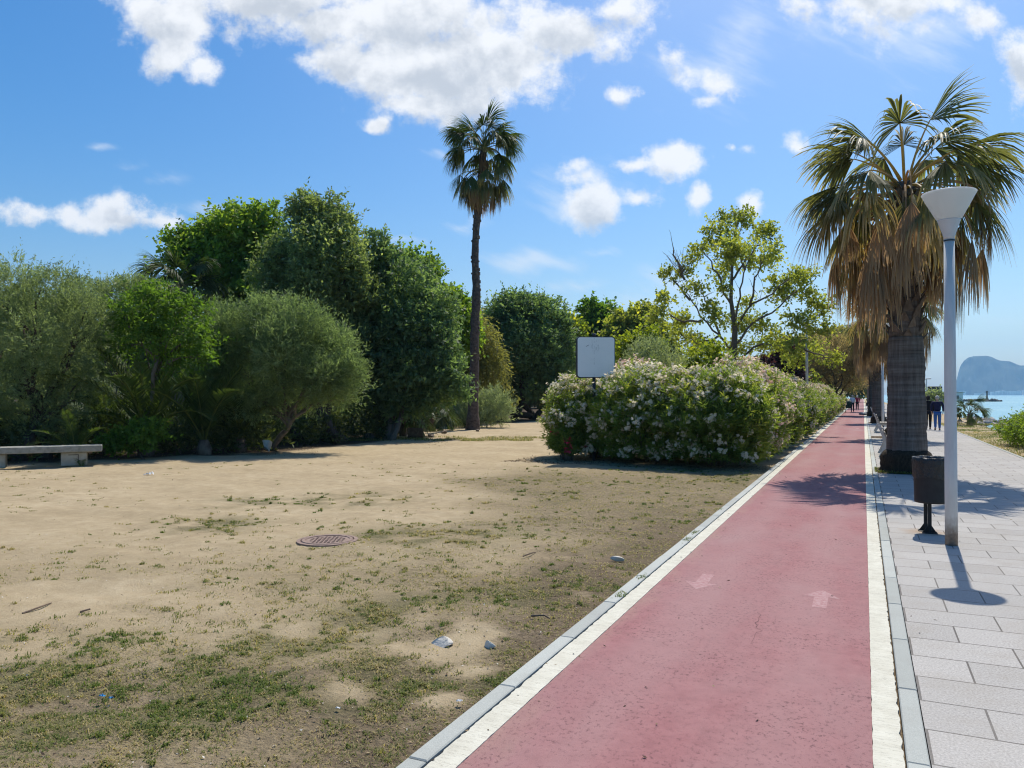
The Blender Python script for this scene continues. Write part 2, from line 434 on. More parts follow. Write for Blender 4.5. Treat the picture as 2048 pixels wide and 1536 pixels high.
def masks(x, y):
    d = CY*y - SY*x                                  # distance ahead of the viewpoint
    n1 = fbm(x*1.1, y*1.1, 4); n2 = fbm(x*3.1+40, y*3.1, 4); n3 = fbm(x*.35+9, y*.35+4, 3)
    near = sstep(6.1, 4.6, d)*sstep(-1.9, -2.6, x)
    g = near*sstep(.42, .66, n1*.5+n2*.5)*.85
    for c, r in SPW:
        q = ((x-c[0])**2+(y-c[1])**2)/(r*r)
        g = np.maximum(g, np.exp(-q)*sstep(.36, .6, n2*.8+.12)*.9)
    lat = CY*x + SY*y
    dry = sstep(-3.0, .5, lat - (d-9)*.12 + (n3-.5)*6)*sstep(20.0, 16.0, d)*sstep(5.0, 7.5, d)
    dry = np.maximum(dry, near*.8)
    dry = np.maximum(dry, sstep(10.5, 6.0, d)*sstep(.46, .64, n1*.6+n3*.4)*.38*(x < -2))
    g = np.maximum(g, dry*sstep(.48, .70, n2*.6+n1*.4)*.4)
    soil = sstep(-3.7, -2.3, x+(n1-.5)*1.6)*sstep(14, 8, y)*sstep(.26, .5, n2+.1)
    soil = np.maximum(soil, near*sstep(.45, .62, n3*.4+n1*.6)*.7)
    dark_g = dark_ground(x, y)
    soil = np.maximum(soil, dark_g)
    bare = sstep(.60, .70, fbm(x*.9+71, y*.9+13, 3))*near
    for c, r in BARE:
        bare = np.maximum(bare, sstep(1.5, .45, np.sqrt(((x-c[0])/r)**2+((y-c[1])/r)**2)+(n2-.5)*1.8+(n1-.5)*1.2))
    g = g*(1-bare); soil = soil*(1-bare); dry = dry*(1-bare*.8)
    g = g*(1-dark_g*.8)
    return g, dry, soil

def make_ground():
    xs = np.unique(np.concatenate([np.array([-4000, -2200, -1200, -700, -400, -220, -120, -70, -50, -38]), np.arange(-30, -9, .32), np.arange(-9, -1.97, .085), np.linspace(-1.9, 3.9, 6),
                                   np.arange(4.2, 14, .4), np.array([15, 17, 20, 25, 32, 45])]))
    ys = np.unique(np.concatenate([np.array([-60, -30, -12, -4, -1]), np.arange(0, 1.5, .3), np.arange(1.5, 14, .085), np.arange(14, 45, .32), np.arange(45, 110, 1.2), np.array([115, 125, 140, 160, 190, 230, 290, 380, 520, 800, 1400, 2600, 4500])]))
    X, Y = np.meshgrid(xs, ys, indexing='ij'); x = X.ravel(); y = Y.ravel()
    g, dry, soil = masks(x, y)
    z = np.full(len(x), GZ)
    left = (x < -2.0)
    z = z + np.where(left, (fbm(x*1.7, y*1.7, 4)-.5)*.075*sstep(-2.0, -2.8, x) + (fbm(x*7, y*7, 2)-.5)*.02, 0)
    z = z - np.where(left, soil*.012, 0)
    sx = shore_x(y)
    z = np.where(x > XP1, z + .02*(fbm(x*2, y*2)-.5), z)
    z = np.where(x > sx-1.5, z - 2.6*sstep(sx-1.5, sx+6, x) + .35*(fbm(x*.9, y*.9)-.5)*sstep(sx-1.5, sx+.5, x), z)
    z = np.where(x > sx+5, np.minimum(z, -2.4-(x-sx-5)*.05), z)
    far = sstep(330, 900, y); z = z*(1-far) - 4.0*far*(x > -600)
    nx, ny = len(xs), len(ys)
    idx = np.arange(nx*ny).reshape(nx, ny)
    Fc = np.stack([idx[:-1, :-1], idx[1:, :-1], idx[1:, 1:], idx[:-1, 1:]], -1).reshape(-1, 4)
    t = M('dry earth'); p = t.pos()
    ga, dr, so = t.attr('green'), t.attr('dry'), t.attr('soil')
    n_b = t.noise(p, .7, 4, .6); n_m = t.noise(p, 5, 8, .75); n_f = t.noise(p, 55, 5, .7); n_s = t.noise(p, 140, 3, .7)
    sand = t.ramp(t.math('ADD', t.math('MULTIPLY', n_m, .6), t.math('MULTIPLY', n_b, .4)), [(.3, (.300, .232, .140)), (.5, (.415, .328, .205)), (.70, (.52, .425, .285))])
    sand = t.mix(t.math('MULTIPLY', t.n('ShaderNodeMapRange', {0: n_f, 1: .56, 2: .75}).outputs[0], .55), sand, (.19, .135, .08))
    straw = t.ramp(n_f, [(.3, (.17, .13, .07)), (.55, (.31, .25, .14)), (.75, (.45, .38, .23))])
    dirt = t.ramp(n_f, [(.3, (.10, .072, .05)), (.6, (.21, .155, .105)), (.8, (.33, .25, .17))])
    grn = t.ramp(n_f, [(.3, (.075, .08, .03)), (.6, (.17, .165, .065)), (.8, (.29, .25, .12))])
    mot = t.n('ShaderNodeMapRange', {0: n_m, 1: .32, 2: .66}).outputs[0]
    c = t.mix(t.math('MULTIPLY', t.math('MULTIPLY', dr, .85), mot), sand, straw)
    c = t.mix(t.math('MULTIPLY', so, t.math('ADD', .45, t.math('MULTIPLY', mot, .5))), c, dirt)
    c = t.mix(t.math('MULTIPLY', ga, .75), c, grn)
    dark_c = t.ramp(n_f, [(.3, (.030, .022, .015)), (.6, (.075, .055, .036)), (.8, (.15, .11, .07))])
    c = t.mix(t.math('MULTIPLY', t.attr('dark_ground'), .9), c, dark_c)
    vor = t.n('ShaderNodeTexVoronoi', {'Vector': p, 'Scale': 26.0, 'Randomness': 1.0})
    peb = t.math('LESS_THAN', vor.outputs['Distance'], .09)
    c = t.mix(t.math('MULTIPLY', peb, .55), c, (.52, .47, .40))
    rgh = t.math('MAXIMUM', t.math('MAXIMUM', dr, so), ga)
    n_c = t.noise(p, 22, 5, .7)
    clod = t.n('ShaderNodeMapRange', {0: n_c, 1: .34, 2: .62}).outputs[0]
    c = t.mix(t.math('MULTIPLY', t.math('MULTIPLY', rgh, t.math('SUBTRACT', 1.0, clod)), .62), c, t.mix(ga, (.085, .062, .042), (.05, .05, .022)))
    h = t.math('ADD', t.math('MULTIPLY', n_f, .5), t.math('ADD', t.math('MULTIPLY', n_m, .8), t.math('MULTIPLY', n_s, .25)))
    h = t.math('ADD', h, t.math('MULTIPLY', t.math('MULTIPLY', n_c, rgh), 2.2))
    t.pbr(c, .95, normal=t.bump(h, .75, .04), spec=.1)
    o = mesh('ground', np.stack([x, y, z], 1), Fc, t.m, smooth=True, attrs={'green': g, 'dry': dry, 'soil': soil, 'dark_ground': dark_ground(x, y)})
    tag(o, 'sandy dry earth with worn grass on both sides of the path', 'ground', kind='structure')
make_ground()

def strip(name, x0, x1, y0, y1, z, mat, label, cat, ny=60, rag0=0, rag1=0):
    if rag0 or rag1: ny = 800
    ys = np.unique(np.concatenate([np.linspace(y0, min(y1, 20), ny), np.linspace(min(y1, 20), y1, 40)]))
    rng = np.random.default_rng(int(x0*1000)+5000); X0, X1 = x0, x1
    V = []; Fc = []
    for i, yy in enumerate(ys):
        k_ = (fbm(np.array([yy*14]), np.array([X0*50+7]), 4)[0]-.5)*2
        x0 = X0 + rag0*abs(k_)*(yy < 20); x1 = X1 - rag1*abs(k_)*(yy < 20)
        V += [(x0, yy, z-.06), (x0, yy, z), (x1, yy, z), (x1, yy, z-.06)]
        if i:
            b = 4*(i-1); c = 4*i
            Fc += [(b+j, b+j+1, c+j+1, c+j) for j in range(3)]
    o = mesh(name, V, Fc, mat)
    return tag(o, label, cat, kind='structure')

Y0, Y1 = -4.0, 330.0
# red cycle path
t = M('red asphalt'); p = t.pos()
nf = t.noise(p, 160, 4, .7); nm = t.noise(p, 9, 6, .65); nl = t.noise(t.scale(p, 1, .35, 1), 1.1, 5, .6)
c = t.ramp(nm, [(.3, (.262, .118, .120)), (.55, (.315, .145, .146)), (.8, (.355, .175, .172))])
wear = t.math('MULTIPLY', t.n('ShaderNodeMapRange', {0: nl, 1: .38, 2: .68}).outputs[0], .7)
c = t.mix(wear, c, (.325, .205, .198))
# two lanes rubbed paler by wheels and sand blown in from the side
xx = t.n('ShaderNodeSeparateXYZ', {0: p}).outputs[0]
ln1 = t.math('ABSOLUTE', t.math('ADD', xx, .42)); ln2 = t.math('ABSOLUTE', t.math('ADD', xx, 1.28))
lane = t.n('ShaderNodeMapRange', {0: t.math('ADD', t.math('MINIMUM', ln1, ln2), t.math('MULTIPLY', t.math('SUBTRACT', t.noise(t.scale(p, 1, .25, 1), 3, 4, .6), .5), .35)), 1: .30, 2: .05}).outputs[0]
c = t.mix(t.math('MULTIPLY', lane, .30), c, (.36, .225, .215))
edge = t.n('ShaderNodeMapRange', {0: t.math('ADD', xx, t.math('MULTIPLY', t.noise(t.scale(p, 1, .4, 1), 4, 5, .65), .7)), 1: -1.22, 2: -1.45}).outputs[0]
c = t.mix(t.math('MULTIPLY', edge, .35), c, (.36, .27, .20))
sp = t.noise(t.scale(p, 1, .75, 1), 36, 6, .8)
spk = t.math('MULTIPLY', t.n('ShaderNodeMapRange', {0: sp, 1: .53, 2: .61}).outputs[0], t.n('ShaderNodeMapRange', {0: t.noise(p, 1.6, 5, .65), 1: .34, 2: .62}).outputs[0])
c = t.mix(t.math('MULTIPLY', spk, .78), c, (.085, .04, .045))
lsp = t.math('GREATER_THAN', t.noise(p, 90, 2, .5), .745)
c = t.mix(t.math('MULTIPLY', lsp, .5), c, (.52, .36, .34))
stn = t.n('ShaderNodeMapRange', {0: t.noise(t.scale(p, 1.6, .5, 1), .8, 4, .55), 1: .52, 2: .75}).outputs[0]
c = t.mix(t.math('MULTIPLY', stn, .35), c, (.30, .14, .14))
t.pbr(c, .9, normal=t.bump(t.math('ADD', nf, t.math('MULTIPLY', sp, -.7)), .5, .006), spec=.2)
RED = t.m
strip('path', XR0, XR1, Y0, Y1, 0.0, RED, 'pink red asphalt cycle path running straight to the trees', 'cycle path', 40)

# worn cream edge lines painted on a band of asphalt
t = M('cream road paint'); p = t.pos()
nf = t.noise(p, 120, 4, .7); nm = t.noise(p, 5, 6, .65)
c = t.ramp(nm, [(.3, (.50, .475, .385)), (.6, (.59, .57, .475)), (.8, (.65, .63, .53))])
crk = t.noise(t.scale(p, 1, 9, 1), 3.2, 5, .7)
ck = t.math('MULTIPLY', t.math('LESS_THAN', t.math('ABSOLUTE', t.math('SUBTRACT', crk, .5)), .008), .6)
c = t.mix(ck, c, (.22, .20, .16))
pit = t.math('GREATER_THAN', t.noise(p, 75, 3, .6), .70)
c = t.mix(t.math('MULTIPLY', pit, .45), c, (.30, .24, .20))
t.pbr(c, .8, normal=t.bump(nf, .35, .004), spec=.25)
PAINT = t.m
strip('edge_line', XW0, XR0, Y0, Y1, .004, PAINT, 'cream edge line between red path and kerb beside the sand', 'road marking', rag0=.022, rag1=.006)
strip('edge_line', XR1, XW1, Y0, Y1, .004, PAINT, 'cream edge line between red path and promenade kerb', 'road marking', rag0=.006, rag1=.02)

# granite kerbs, one metre stones
t = M('granite kerb'); p = t.pos()
nf = t.noise(p, 210, 3, .7); nm = t.noise(p, 3, 5, .6)
ob = t.n('ShaderNodeObjectInfo')
c = t.ramp(nf, [(.3, (.31, .325, .30)), (.55, (.41, .425, .39)), (.75, (.51, .52, .48))])
c = t.mix(t.math('MULTIPLY', t.n('ShaderNodeMapRange', {0: nm, 1: .5, 2: .75}).outputs[0], .4), c, (.30, .29, .26))
st = t.attr('var'); c = t.mix(1.0, c, t.ramp(st, [(0, (.86, .86, .86)), (1, (1.08, 1.08, 1.08))]), 'MULTIPLY')
t.pbr(c, .85, normal=t.bump(nf, .3, .004), spec=.25)
KERB = t.m
def kerb(x0, x1, z, ph, label):
    rng = np.random.default_rng(int(ph*100)); mb = MB(); y = Y0+ph
    while y < 130:
        L = 1.0 if y < 60 else 10.0
        b = .006
        x0_, x1_ = x0, x1; dz = z + rng.uniform(-.002, .002)
        ya, yb = y+.004, y+L-.004
        V = [(x0_, ya, -.12), (x1_, ya, -.12), (x1_, yb, -.12), (x0_, yb, -.12), (x0_, ya, dz-b), (x1_, ya, dz-b), (x1_, yb, dz-b), (x0_, yb, dz-b),
             (x0_+b, ya+b, dz), (x1_-b, ya+b, dz), (x1_-b, yb-b, dz), (x0_+b, yb-b, dz)]
        Fc = [(0, 1, 5, 4), (1, 2, 6, 5), (2, 3, 7, 6), (3, 0, 4, 7), (4, 5, 9, 8), (5, 6, 10, 9), (6, 7, 11, 10), (7, 4, 8, 11), (8, 9, 10, 11)]
        mb.add(V, Fc, rng.random()); y += L
    o = mb.build('kerb', KERB, attr=True); tag(o, label, 'kerb', kind='structure')
kerb(XK0, XW0-.008, .012, .12, 'pale granite kerb between cream line and dry earth')
kerb(XW1+.008, XK1, .008, .05, 'pale granite kerb between cream line and promenade paving')

# promenade paving slabs in a running bond
t = M('promenade slabs'); p = t.pos()
bv = t.n('ShaderNodeVectorMath', {0: p, 1: (.025, -4.09+41.4, 0)}, operation='ADD').outputs[0]
br = t.n('ShaderNodeTexBrick', {'Vector': bv, 'Color1': (.350, .336, .316, 1), 'Color2': (.415, .398, .374, 1), 'Mortar': (.10, .09, .08, 1), 'Scale': 1.0, 'Mortar Size': .0065,
                                'Mortar Smooth': .25, 'Bias': 0.0, 'Brick Width': .62, 'Row Height': .414}, offset=.5, offset_frequency=2)
nf = t.noise(p, 75, 4, .8); nm = t.noise(p, 2.2, 6, .65); nl = t.noise(p, .35, 4, .55)
c = t.mix(t.n('ShaderNodeMapRange', {0: nf, 1: .36, 2: .64}).outputs[0], t.mix(1.0, br.outputs['Color'], (.62, .61, .60), 'MULTIPLY'), t.mix(1.0, br.outputs['Color'], (1.24, 1.23, 1.21), 'MULTIPLY'))
c = t.mix(t.math('MULTIPLY', t.n('ShaderNodeMapRange', {0: nm, 1: .48, 2: .70}).outputs[0], .42), c, (.27, .235, .19))
c = t.mix(t.math('MULTIPLY', t.n('ShaderNodeMapRange', {0: nl, 1: .35, 2: .65}).outputs[0], .25), c, (.47, .44, .40))
# rust stain washed out from the litter bin's feet
bf = G(1858, 1066)
dv = t.n('ShaderNodeVectorMath', {0: p, 1: (float(bf[0])-.03, float(bf[1])+.06, 0)}, operation='DISTANCE').outputs['Value']
rs = t.math('MULTIPLY', t.n('ShaderNodeMapRange', {0: t.math('ADD', dv, t.math('MULTIPLY', t.math('SUBTRACT', t.noise(p, 9, 4, .6), .5), .35)), 1: .34, 2: .1}).outputs[0], .5)
c = t.mix(rs, c, (.30, .17, .07))
hh = t.math('ADD', t.math('MULTIPLY', br.outputs['Fac'], -1.2), t.math('MULTIPLY', nf, .35))
t.pbr(c, .85, normal=t.bump(hh, .5, .006), spec=.25)
strip('promenade_paving', XK1+.006, XP1, Y0, 150, .0, t.m, 'pale stone slab promenade in a running bond beside the path', 'paving')
kb = MB(); 
for i in range(70):
    kb.box((XP1+.05, -4+i*2.0+1.0, -.04), (.09, 1.99, .1), bev=.008)
tag(kb.build('kerb', KERB), 'thin concrete edging between promenade and seaside lawn', 'kerb', kind='structure')

# faded direction arrows
t = M('faded arrow paint'); p = t.pos()
c = t.ramp(t.noise(p, 30, 5, .7), [(.36, (.325, .155, .156)), (.60, (.41, .265, .258))])
t.pbr(c, .85, normal=t.bump(t.noise(p, 160, 3, .7), .4, .004), spec=.2)
ARW = t.m
def arrow(cx, cy, s, label, L=.62, W=.30):
    pts = [(-.055, -L*.5), (.055, -L*.5), (.055, L*.1), (W*.5, L*.06), (0, L*.5), (-W*.5, L*.06), (-.055, L*.1)]
    V = [(cx+s*x, cy+s*y, .0012) for x, y in pts]
    o = mesh('path_arrow', V, [tuple(range(7))], ARW); tag(o, label, 'road marking', 'faded arrows on the red path', kind='structure')
a1 = G(1642, 1197); a2 = G(1405, 1163)
arrow(a1[0], a1[1], 1, 'faded arrow on red path pointing ahead to the trees, nearest the lamp post')
arrow(a2[0], a2[1], -1, 'faded arrow on red path pointing back, towards the sandy side')
a3 = G(1715, 857); a4 = G(1671, 856)
arrow(a3[0], a3[1], 1.2, 'small faded arrow far along the red path, nearest the palm row')
arrow(a4[0], a4[1], -1.2, 'small faded arrow far along the red path, nearest the oleander hedge')

# crack in the asphalt
rng = np.random.default_rng(3); c0 = G(1523, 1222); c1 = G(1506, 1290)
pts = [c0*(1-s)+c1*s+np.array([rng.normal()*.012, 0, 0]) for s in np.linspace(0, 1, 16)]
V = []; 
for i, q in enumerate(pts):
    w_ = .0022*(1-abs(i-6)/14)
    V += [(q[0]-w_, q[1], .0025), (q[0]+w_, q[1], .0025)]
o = mesh('path_crack', V, [(2*i, 2*i+1, 2*i+3, 2*i+2) for i in range(15)], noisy('crack shadow', (.08, .035, .038), (.20, .09, .092), 40))
tag(o, 'thin dark crack wandering across the red path', 'crack', kind='structure')

# sea
t = M('sea water'); p = t.pos()
n1 = t.noise(t.scale(p, 1, .35, 1), .55, 5, .6); n2 = t.noise(p, .012, 3, .5)
c = t.ramp(n2, [(.35, (.16, .34, .38)), (.65, (.26, .45, .46))])
t.pbr(c, .22, normal=t.bump(n1, .35, .25), spec=.5)
o = mesh('sea', [(5, -300, -2.2), (16000, -300, -2.2), (16000, 16000, -2.2), (-9000, 16000, -2.2), (-9000, 700, -2.2), (5, 700, -2.2)], [(0, 1, 2, 5), (5, 2, 3, 4)], t.m)
tag(o, 'calm turquoise bay beyond the rocky shore', 'sea', kind='structure')
# ================================================================== hard objects
GALV = noisy('weathered white metal', (.50, .51, .52), (.60, .61, .62), 5, .5, .1, .002, metal=.0, spec=.45, stretch=(1, 1, .3))
BLACK = noisy('black painted steel', (.010, .010, .011), (.022, .022, .024), 14, .5, .25, .004, spec=.4)
BAG = noisy('black bin bag', (.008, .009, .009), (.022, .023, .025), 9, .35, .9, .03, spec=.5, stretch=(1, 1, .5))
CONC = noisy('weathered concrete', (.20, .20, .17), (.36, .35, .30), 9, .9, .6, .01)
CONC2 = noisy('pale cast concrete', (.30, .28, .22), (.42, .40, .33), 7, .9, .4, .006)
IRON = noisy('rusty cast iron', (.19, .125, .10), (.31, .225, .18), 22, .75, .5, .006, spec=.3)
STONE = noisy('pale limestone', (.36, .34, .30), (.55, .52, .47), 7, .9, .8, .03)
BARK = noisy('grey brown bark', (.045, .034, .026), (.11, .085, .065), 9, .95, .9, .03, stretch=(1, 1, .25))
BARKP = noisy('pale bark', (.10, .085, .065), (.20, .17, .135), 8, .95, .8, .03, stretch=(1, 1, .25))
PALMB = None

def lathe_part(name, prof, c, mat, root, seg=40, smooth=True):
    return MB().lathe(prof, c, seg).build(name, mat, root, smooth)

# ---- promenade lamp posts
t = M('opal shade'); p = t.obj()
pr = t.pbr((.84, .84, .82), .45, spec=.3)
tr = t.n('ShaderNodeBsdfTranslucent', {'Color': (.80, .82, .82, 1)})
ms = t.n('ShaderNodeMixShader', {0: .62, 1: pr.outputs[0], 2: tr.outputs[0]}); t.link(ms.outputs[0], t.out.inputs[0])
OPAL = t.m
t = M('lamp pole paint'); z = t.n('ShaderNodeSeparateXYZ', {0: t.obj()}).outputs[2]
zz = t.math('ADD', z, t.math('MULTIPLY', t.math('SUBTRACT', t.noise(t.obj(), 14, 5, .65), .5), .35))
base = t.ramp(t.noise(t.scale(t.obj(), 1, 1, .2), 12, 4, .6), [(.3, (.54, .54, .53)), (.7, (.66, .66, .645))])
rust = t.ramp(t.noise(t.obj(), 30, 4, .6), [(.3, (.13, .085, .055)), (.7, (.27, .20, .15))])
c = t.mix(t.math('MULTIPLY', t.n('ShaderNodeMapRange', {0: zz, 1: .34, 2: .12}).outputs[0], .85), base, rust)
t.pbr(c, .6, normal=t.bump(t.noise(t.obj(), 40, 3, .6), .08, .002), spec=.2)
POLE = t.m
def lamp(loc, label, hgt=4.03):
    r = thing('street_lamp', label, 'street lamp', loc, 'lamp posts along the promenade')
    x, y, _ = loc; k = hgt
    lathe_part('pole', [(0, -.02), (.066, -.02), (.065, .9), (.060, 2.2), (.055, k-.52), (0, k-.52)], (x, y, 0), POLE, r, 28)
    lathe_part('collar', [(.0, k-.524), (.058, k-.524), (.061, k-.49), (.068, k-.465), (.095, k-.385), (.118, k-.315), (.122, k-.305), (0, k-.305)], (x, y, 0), GALV, r, 32)
    s = lathe_part('shade', [(.120, k-.303), (.138, k-.28), (.205, k-.155), (.262, k-.042), (.278, k-.012), (.284, k), (.279, k+.006), (.270, k-.004), (.255, k-.046), (.198, k-.16), (.131, k-.282), (.113, k-.295)], (x, y, 0), OPAL, r, 48)
    lathe_part('lid', [(0, k+.03), (.11, k+.026), (.22, k+.015), (.270, k+.006), (.268, k-.002), (0, k-.002)], (x, y, 0), OPAL, r, 48)
    lathe_part('band', [(.0595, k-.55), (.0595, k-.536), (.0, k-.536)], (x, y, 0), BLACK, r, 28)
    return r
L1 = G(1903, 1090)
LP = lamp(L1, 'tall white lamp post with cone shade beside the litter bin')
for yy, lb in ((27.9, 'white lamp post hidden close behind the big fan palm trunk'), (45.4, 'white lamp post farther off beside the big fan palm trunk'), (80.5, 'small far white lamp post between distant palm trunks')):
    copy_tree(LP, (P(1765.5, 800, 41.0)[0], P(1765.5, 800, 41.0)[1], 0) if yy == 45.4 else (L1[0]+.04, yy, 0), label=lb)

# ---- thin grey pole behind the hedge
b = P(1614, 790, 33.0)
r = thing('lamp_pole', 'thin plain grey pole rising out of the oleander hedge', 'pole', (b[0], b[1], 0))
lathe_part('shaft', [(0, -.05), (.065, -.05), (.055, 3.0), (.045, 4.55), (0, 4.55)], (b[0], b[1], 0), GALV, r, 14)
lathe_part('collar', [(.0, 4.55), (.06, 4.55), (.08, 4.62), (.14, 4.75), (.15, 4.76), (0, 4.78)], (b[0], b[1], 0), GALV, r, 14)

# ---- litter bin
bf = G(1858, 1066); bx, by = bf[0], bf[1]
r = thing('litter_bin', 'black round litter bin with a liner bag on a steel post', 'litter bin', (bx, by, 0))
D_ = depth_of(1066); bc = np.array([bx+.035, by+.02, 0]); R_ = .205
zt = 1.72 - (915-789)/F*D_ - .005; zb = 1.72-(1006-789)/F*D_ + .01
lathe_part('bucket', [(0, zb), (R_*.92, zb), (R_*.965, zb+.012), (R_*.95, zb+.03), (R_*.98, zb+.30), (R_, zt-.02), (R_*.96, zt-.02), (R_*.94, zb+.03), (0, zb+.03)], (bc[0], bc[1], 0), BLACK, r, 40)
# liner folded out over the rim
rng = np.random.default_rng(9); V = []; seg = 64
prof = [(.90, -.12), (.93, -.02), (.985, .012), (1.05, .008), (1.07, -.03), (1.045, -.12), (1.03, -.22), (1.025, -.24)]
for i, (rr, dz) in enumerate(prof):
    for k in range(seg):
        a = 2*math.pi*k/seg
        w = .018*(fbm(np.array([k*.45]), np.array([i*.35+3.]))[0]-.5)*2 if 2 < i else .008*(fbm(np.array([k*.5]), np.array([i*.4]))[0]-.5)*2
        V.append((bc[0]+(rr*R_+w)*math.cos(a), bc[1]+(rr*R_+w)*math.sin(a), zt+dz+(w*2.2 if i >= 6 else w*.6)))
Fc = [(i*seg+k, i*seg+(k+1) % seg, (i+1)*seg+(k+1) % seg, (i+1)*seg+k) for i in range(len(prof)-1) for k in range(seg)]
mesh('liner_bag', V, Fc, BAG, r, smooth=True)
rim = MB()
tt = np.linspace(0, 2*math.pi, 41); rim.tube(np.stack([bc[0]+R_*1.0*np.cos(tt), bc[1]+R_*1.0*np.sin(tt), np.full(41, zt-.002)], 1), .009, 8, cap=False)
rim.build('rim', noisy('worn steel rim', (.12, .12, .12), (.24, .24, .24), 20, .4, .1, .002, spec=.5), r, True)
for q, nm in ((-.012, 'post'), (.13, 'post')):
    m_ = MB(); cx, cy = bx+.005-q*.25, by+q
    m_.box((cx, cy, (zb+.4)/2), (.042, .042, zb+.42), bev=.005)
    m_.build(nm, BLACK, r)
    f_ = MB(); f_.box((cx, cy, .006), (.17, .10, .012), bev=.003)
    f_.extrude([(-.075, 0), (.075, 0), (.022, .085), (-.022, .085)], (1, 0, 0), (0, 0, 1), (0, 1, 0), (cx, cy-.006, .011), .012)
    f_.extrude([(-.05, 0), (.05, 0), (.022, .07), (-.022, .07)], (0, 1, 0), (0, 0, 1), (1, 0, 0), (cx-.006, cy, .011), .012)
    for sx in (-1, 1):
        f_.lathe([(0, .024), (.008, .024), (.009, .012), (0, .012)], (cx+sx*.07, cy, 0), 8)
    f_.build('foot_plate', BLACK, r)

# ---- blank sign board on a post
sb = G(1188, 930); sx_, sy_ = sb[0], sb[1]; DS = 20.5; sb = P(1188, 790, DS); sx_, sy_ = sb[0], sb[1]
r = thing('sign_board', 'blank pale blue square sign on dark post in front of oleanders', 'sign', (sx_, sy_, 0))
zc = H + (789-714.5)/F*DS; hw = .515; hh_ = .55
ang = YAW + rad(3.5)      # panel turned to face the open ground
ca, sa = math.cos(ang), math.sin(ang)
ex, ey = np.array([ca, sa, 0]), np.array([-sa, ca, 0])
def rrect(w, h, rr, n=6):
    out = []
    for cx, cy, a0 in ((w-rr, h-rr, 0), (-w+rr, h-rr, 90), (-w+rr, -h+rr, 180), (w-rr, -h+rr, 270)):
        out += [(cx+rr*math.cos(rad(a0+90*i/n)), cy+rr*math.sin(rad(a0+90*i/n))) for i in range(n+1)]
    return out
cc_ = np.array([sx_, sy_, zc]) + ex*.045
DKG = noisy('dark grey sign frame', (.030, .037, .046), (.05, .058, .07), 6, .5, .1, .003)
MB().extrude(rrect(hw, hh_, .085), ex, (0, 0, 1), ey, cc_-ey*.07, .20).build('case', DKG, r)
t = M('blank sign face'); o_ = t.obj()
base = t.ramp(t.noise(o_, 2.5, 3, .5), [(.3, (.78, .83, .84)), (.7, (.84, .88, .89))])
# scratched patch where a label was peeled away
pc = t.n('ShaderNodeVectorMath', {0: o_, 1: tuple(float(x) for x in (cc_ + ex*-.02 + np.array([0, 0, .30]) - np.array([sx_, sy_, 0])))}, operation='SUBTRACT').outputs[0]
dl = t.n('ShaderNodeVectorMath', {0: t.scale(pc, 1, 1, .9)}, operation='LENGTH').outputs['Value']
pe = t.math('MULTIPLY', t.n('ShaderNodeMapRange', {0: dl, 1: .20, 2: .08}).outputs[0], t.math('GREATER_THAN', t.noise(t.scale(o_, 1, 1, .45), 26, 5, .7), .56))
c = t.mix(t.math('MULTIPLY', pe, .45), base, (.26, .31, .34))
pz = t.n('ShaderNodeSeparateXYZ', {0: pc}).outputs[2]
lx = t.n('ShaderNodeVectorMath', {0: pc, 1: tuple(ex)}, operation='DOT_PRODUCT').outputs['Value']
ln = t.math('MULTIPLY', t.math('LESS_THAN', t.math('ABSOLUTE', t.math('ADD', lx, .03)), .008), t.math('GREATER_THAN', t.noise(o_, 14, 4, .7), .54))
c = t.mix(t.math('MULTIPLY', ln, .4), c, (.28, .33, .36))
t.pbr(c, .35, spec=.4)
MB().extrude(rrect(hw-.022, hh_-.022, .07), ex, (0, 0, 1), ey, cc_-ey*.0725, .004).build('face', t.m, r)
MB().tube([(sx_, sy_, -.1), (sx_, sy_, zc-hh_+.02)], .045, 14).build('post', DKG, r, True)
MB().tube([(sx_, sy_, zc+hh_-.01), (sx_, sy_, zc+hh_+.09)], .05, 14).build('cap', DKG, r, True)
# scratch mark
mm = MB(); mm.tube([cc_ + ex*-.27 + np.array([0, 0, .285]) - ey*.0745, cc_ + ex*-.235 + np.array([0, 0, .30]) - ey*.0745, cc_ + ex*-.195 + np.array([0, 0, .325]) - ey*.0745], .006, 5)
mm.build('scratch', DKG, r)

# ---- concrete bench under the trees
zs = .0
b_r = G(176, 930); b_l = G(12, 936)
dv = (b_r-b_l); dv[2] = 0; dv /= np.linalg.norm(dv); nv = np.array([-dv[1], dv[0], 0])
hh0 = depth_of(931)
r = thing('stone_bench', 'long low concrete slab bench on two carved blocks', 'bench', (b_r[0], b_r[1], 0))
Rm = Matrix(((dv[0], nv[0], 0, 0), (dv[1], nv[1], 0, 0), (0, 0, 1, 0), (0, 0, 0, 1)))
def on_bench(a, b, z): return b_r + dv*a + nv*b + np.array([0, 0, z])
mb = MB(); mb.box(on_bench(-1.15, .22, .40), (2.9, .52, .155), bev=.018, M=Rm); mb.build('seat', CONC, r)
for a in (-.30, -1.98):
    mb = MB(); mb.box(on_bench(a, .24, .15), (.56, .36, .335), bev=.03, M=Rm); s_ = mb.build('support', CONC2, r)
    g_ = MB(); zq = -.004
    g_.box(on_bench(a-.01, .062, .255), (.22, .012, .018), M=Rm); g_.box(on_bench(a+.09, .062, .155), (.018, .0125, .22), M=Rm)
    g_.build('groove', noisy('groove shade', (.06, .055, .045), (.11, .10, .08)), s_, origin=np.array(r.location))

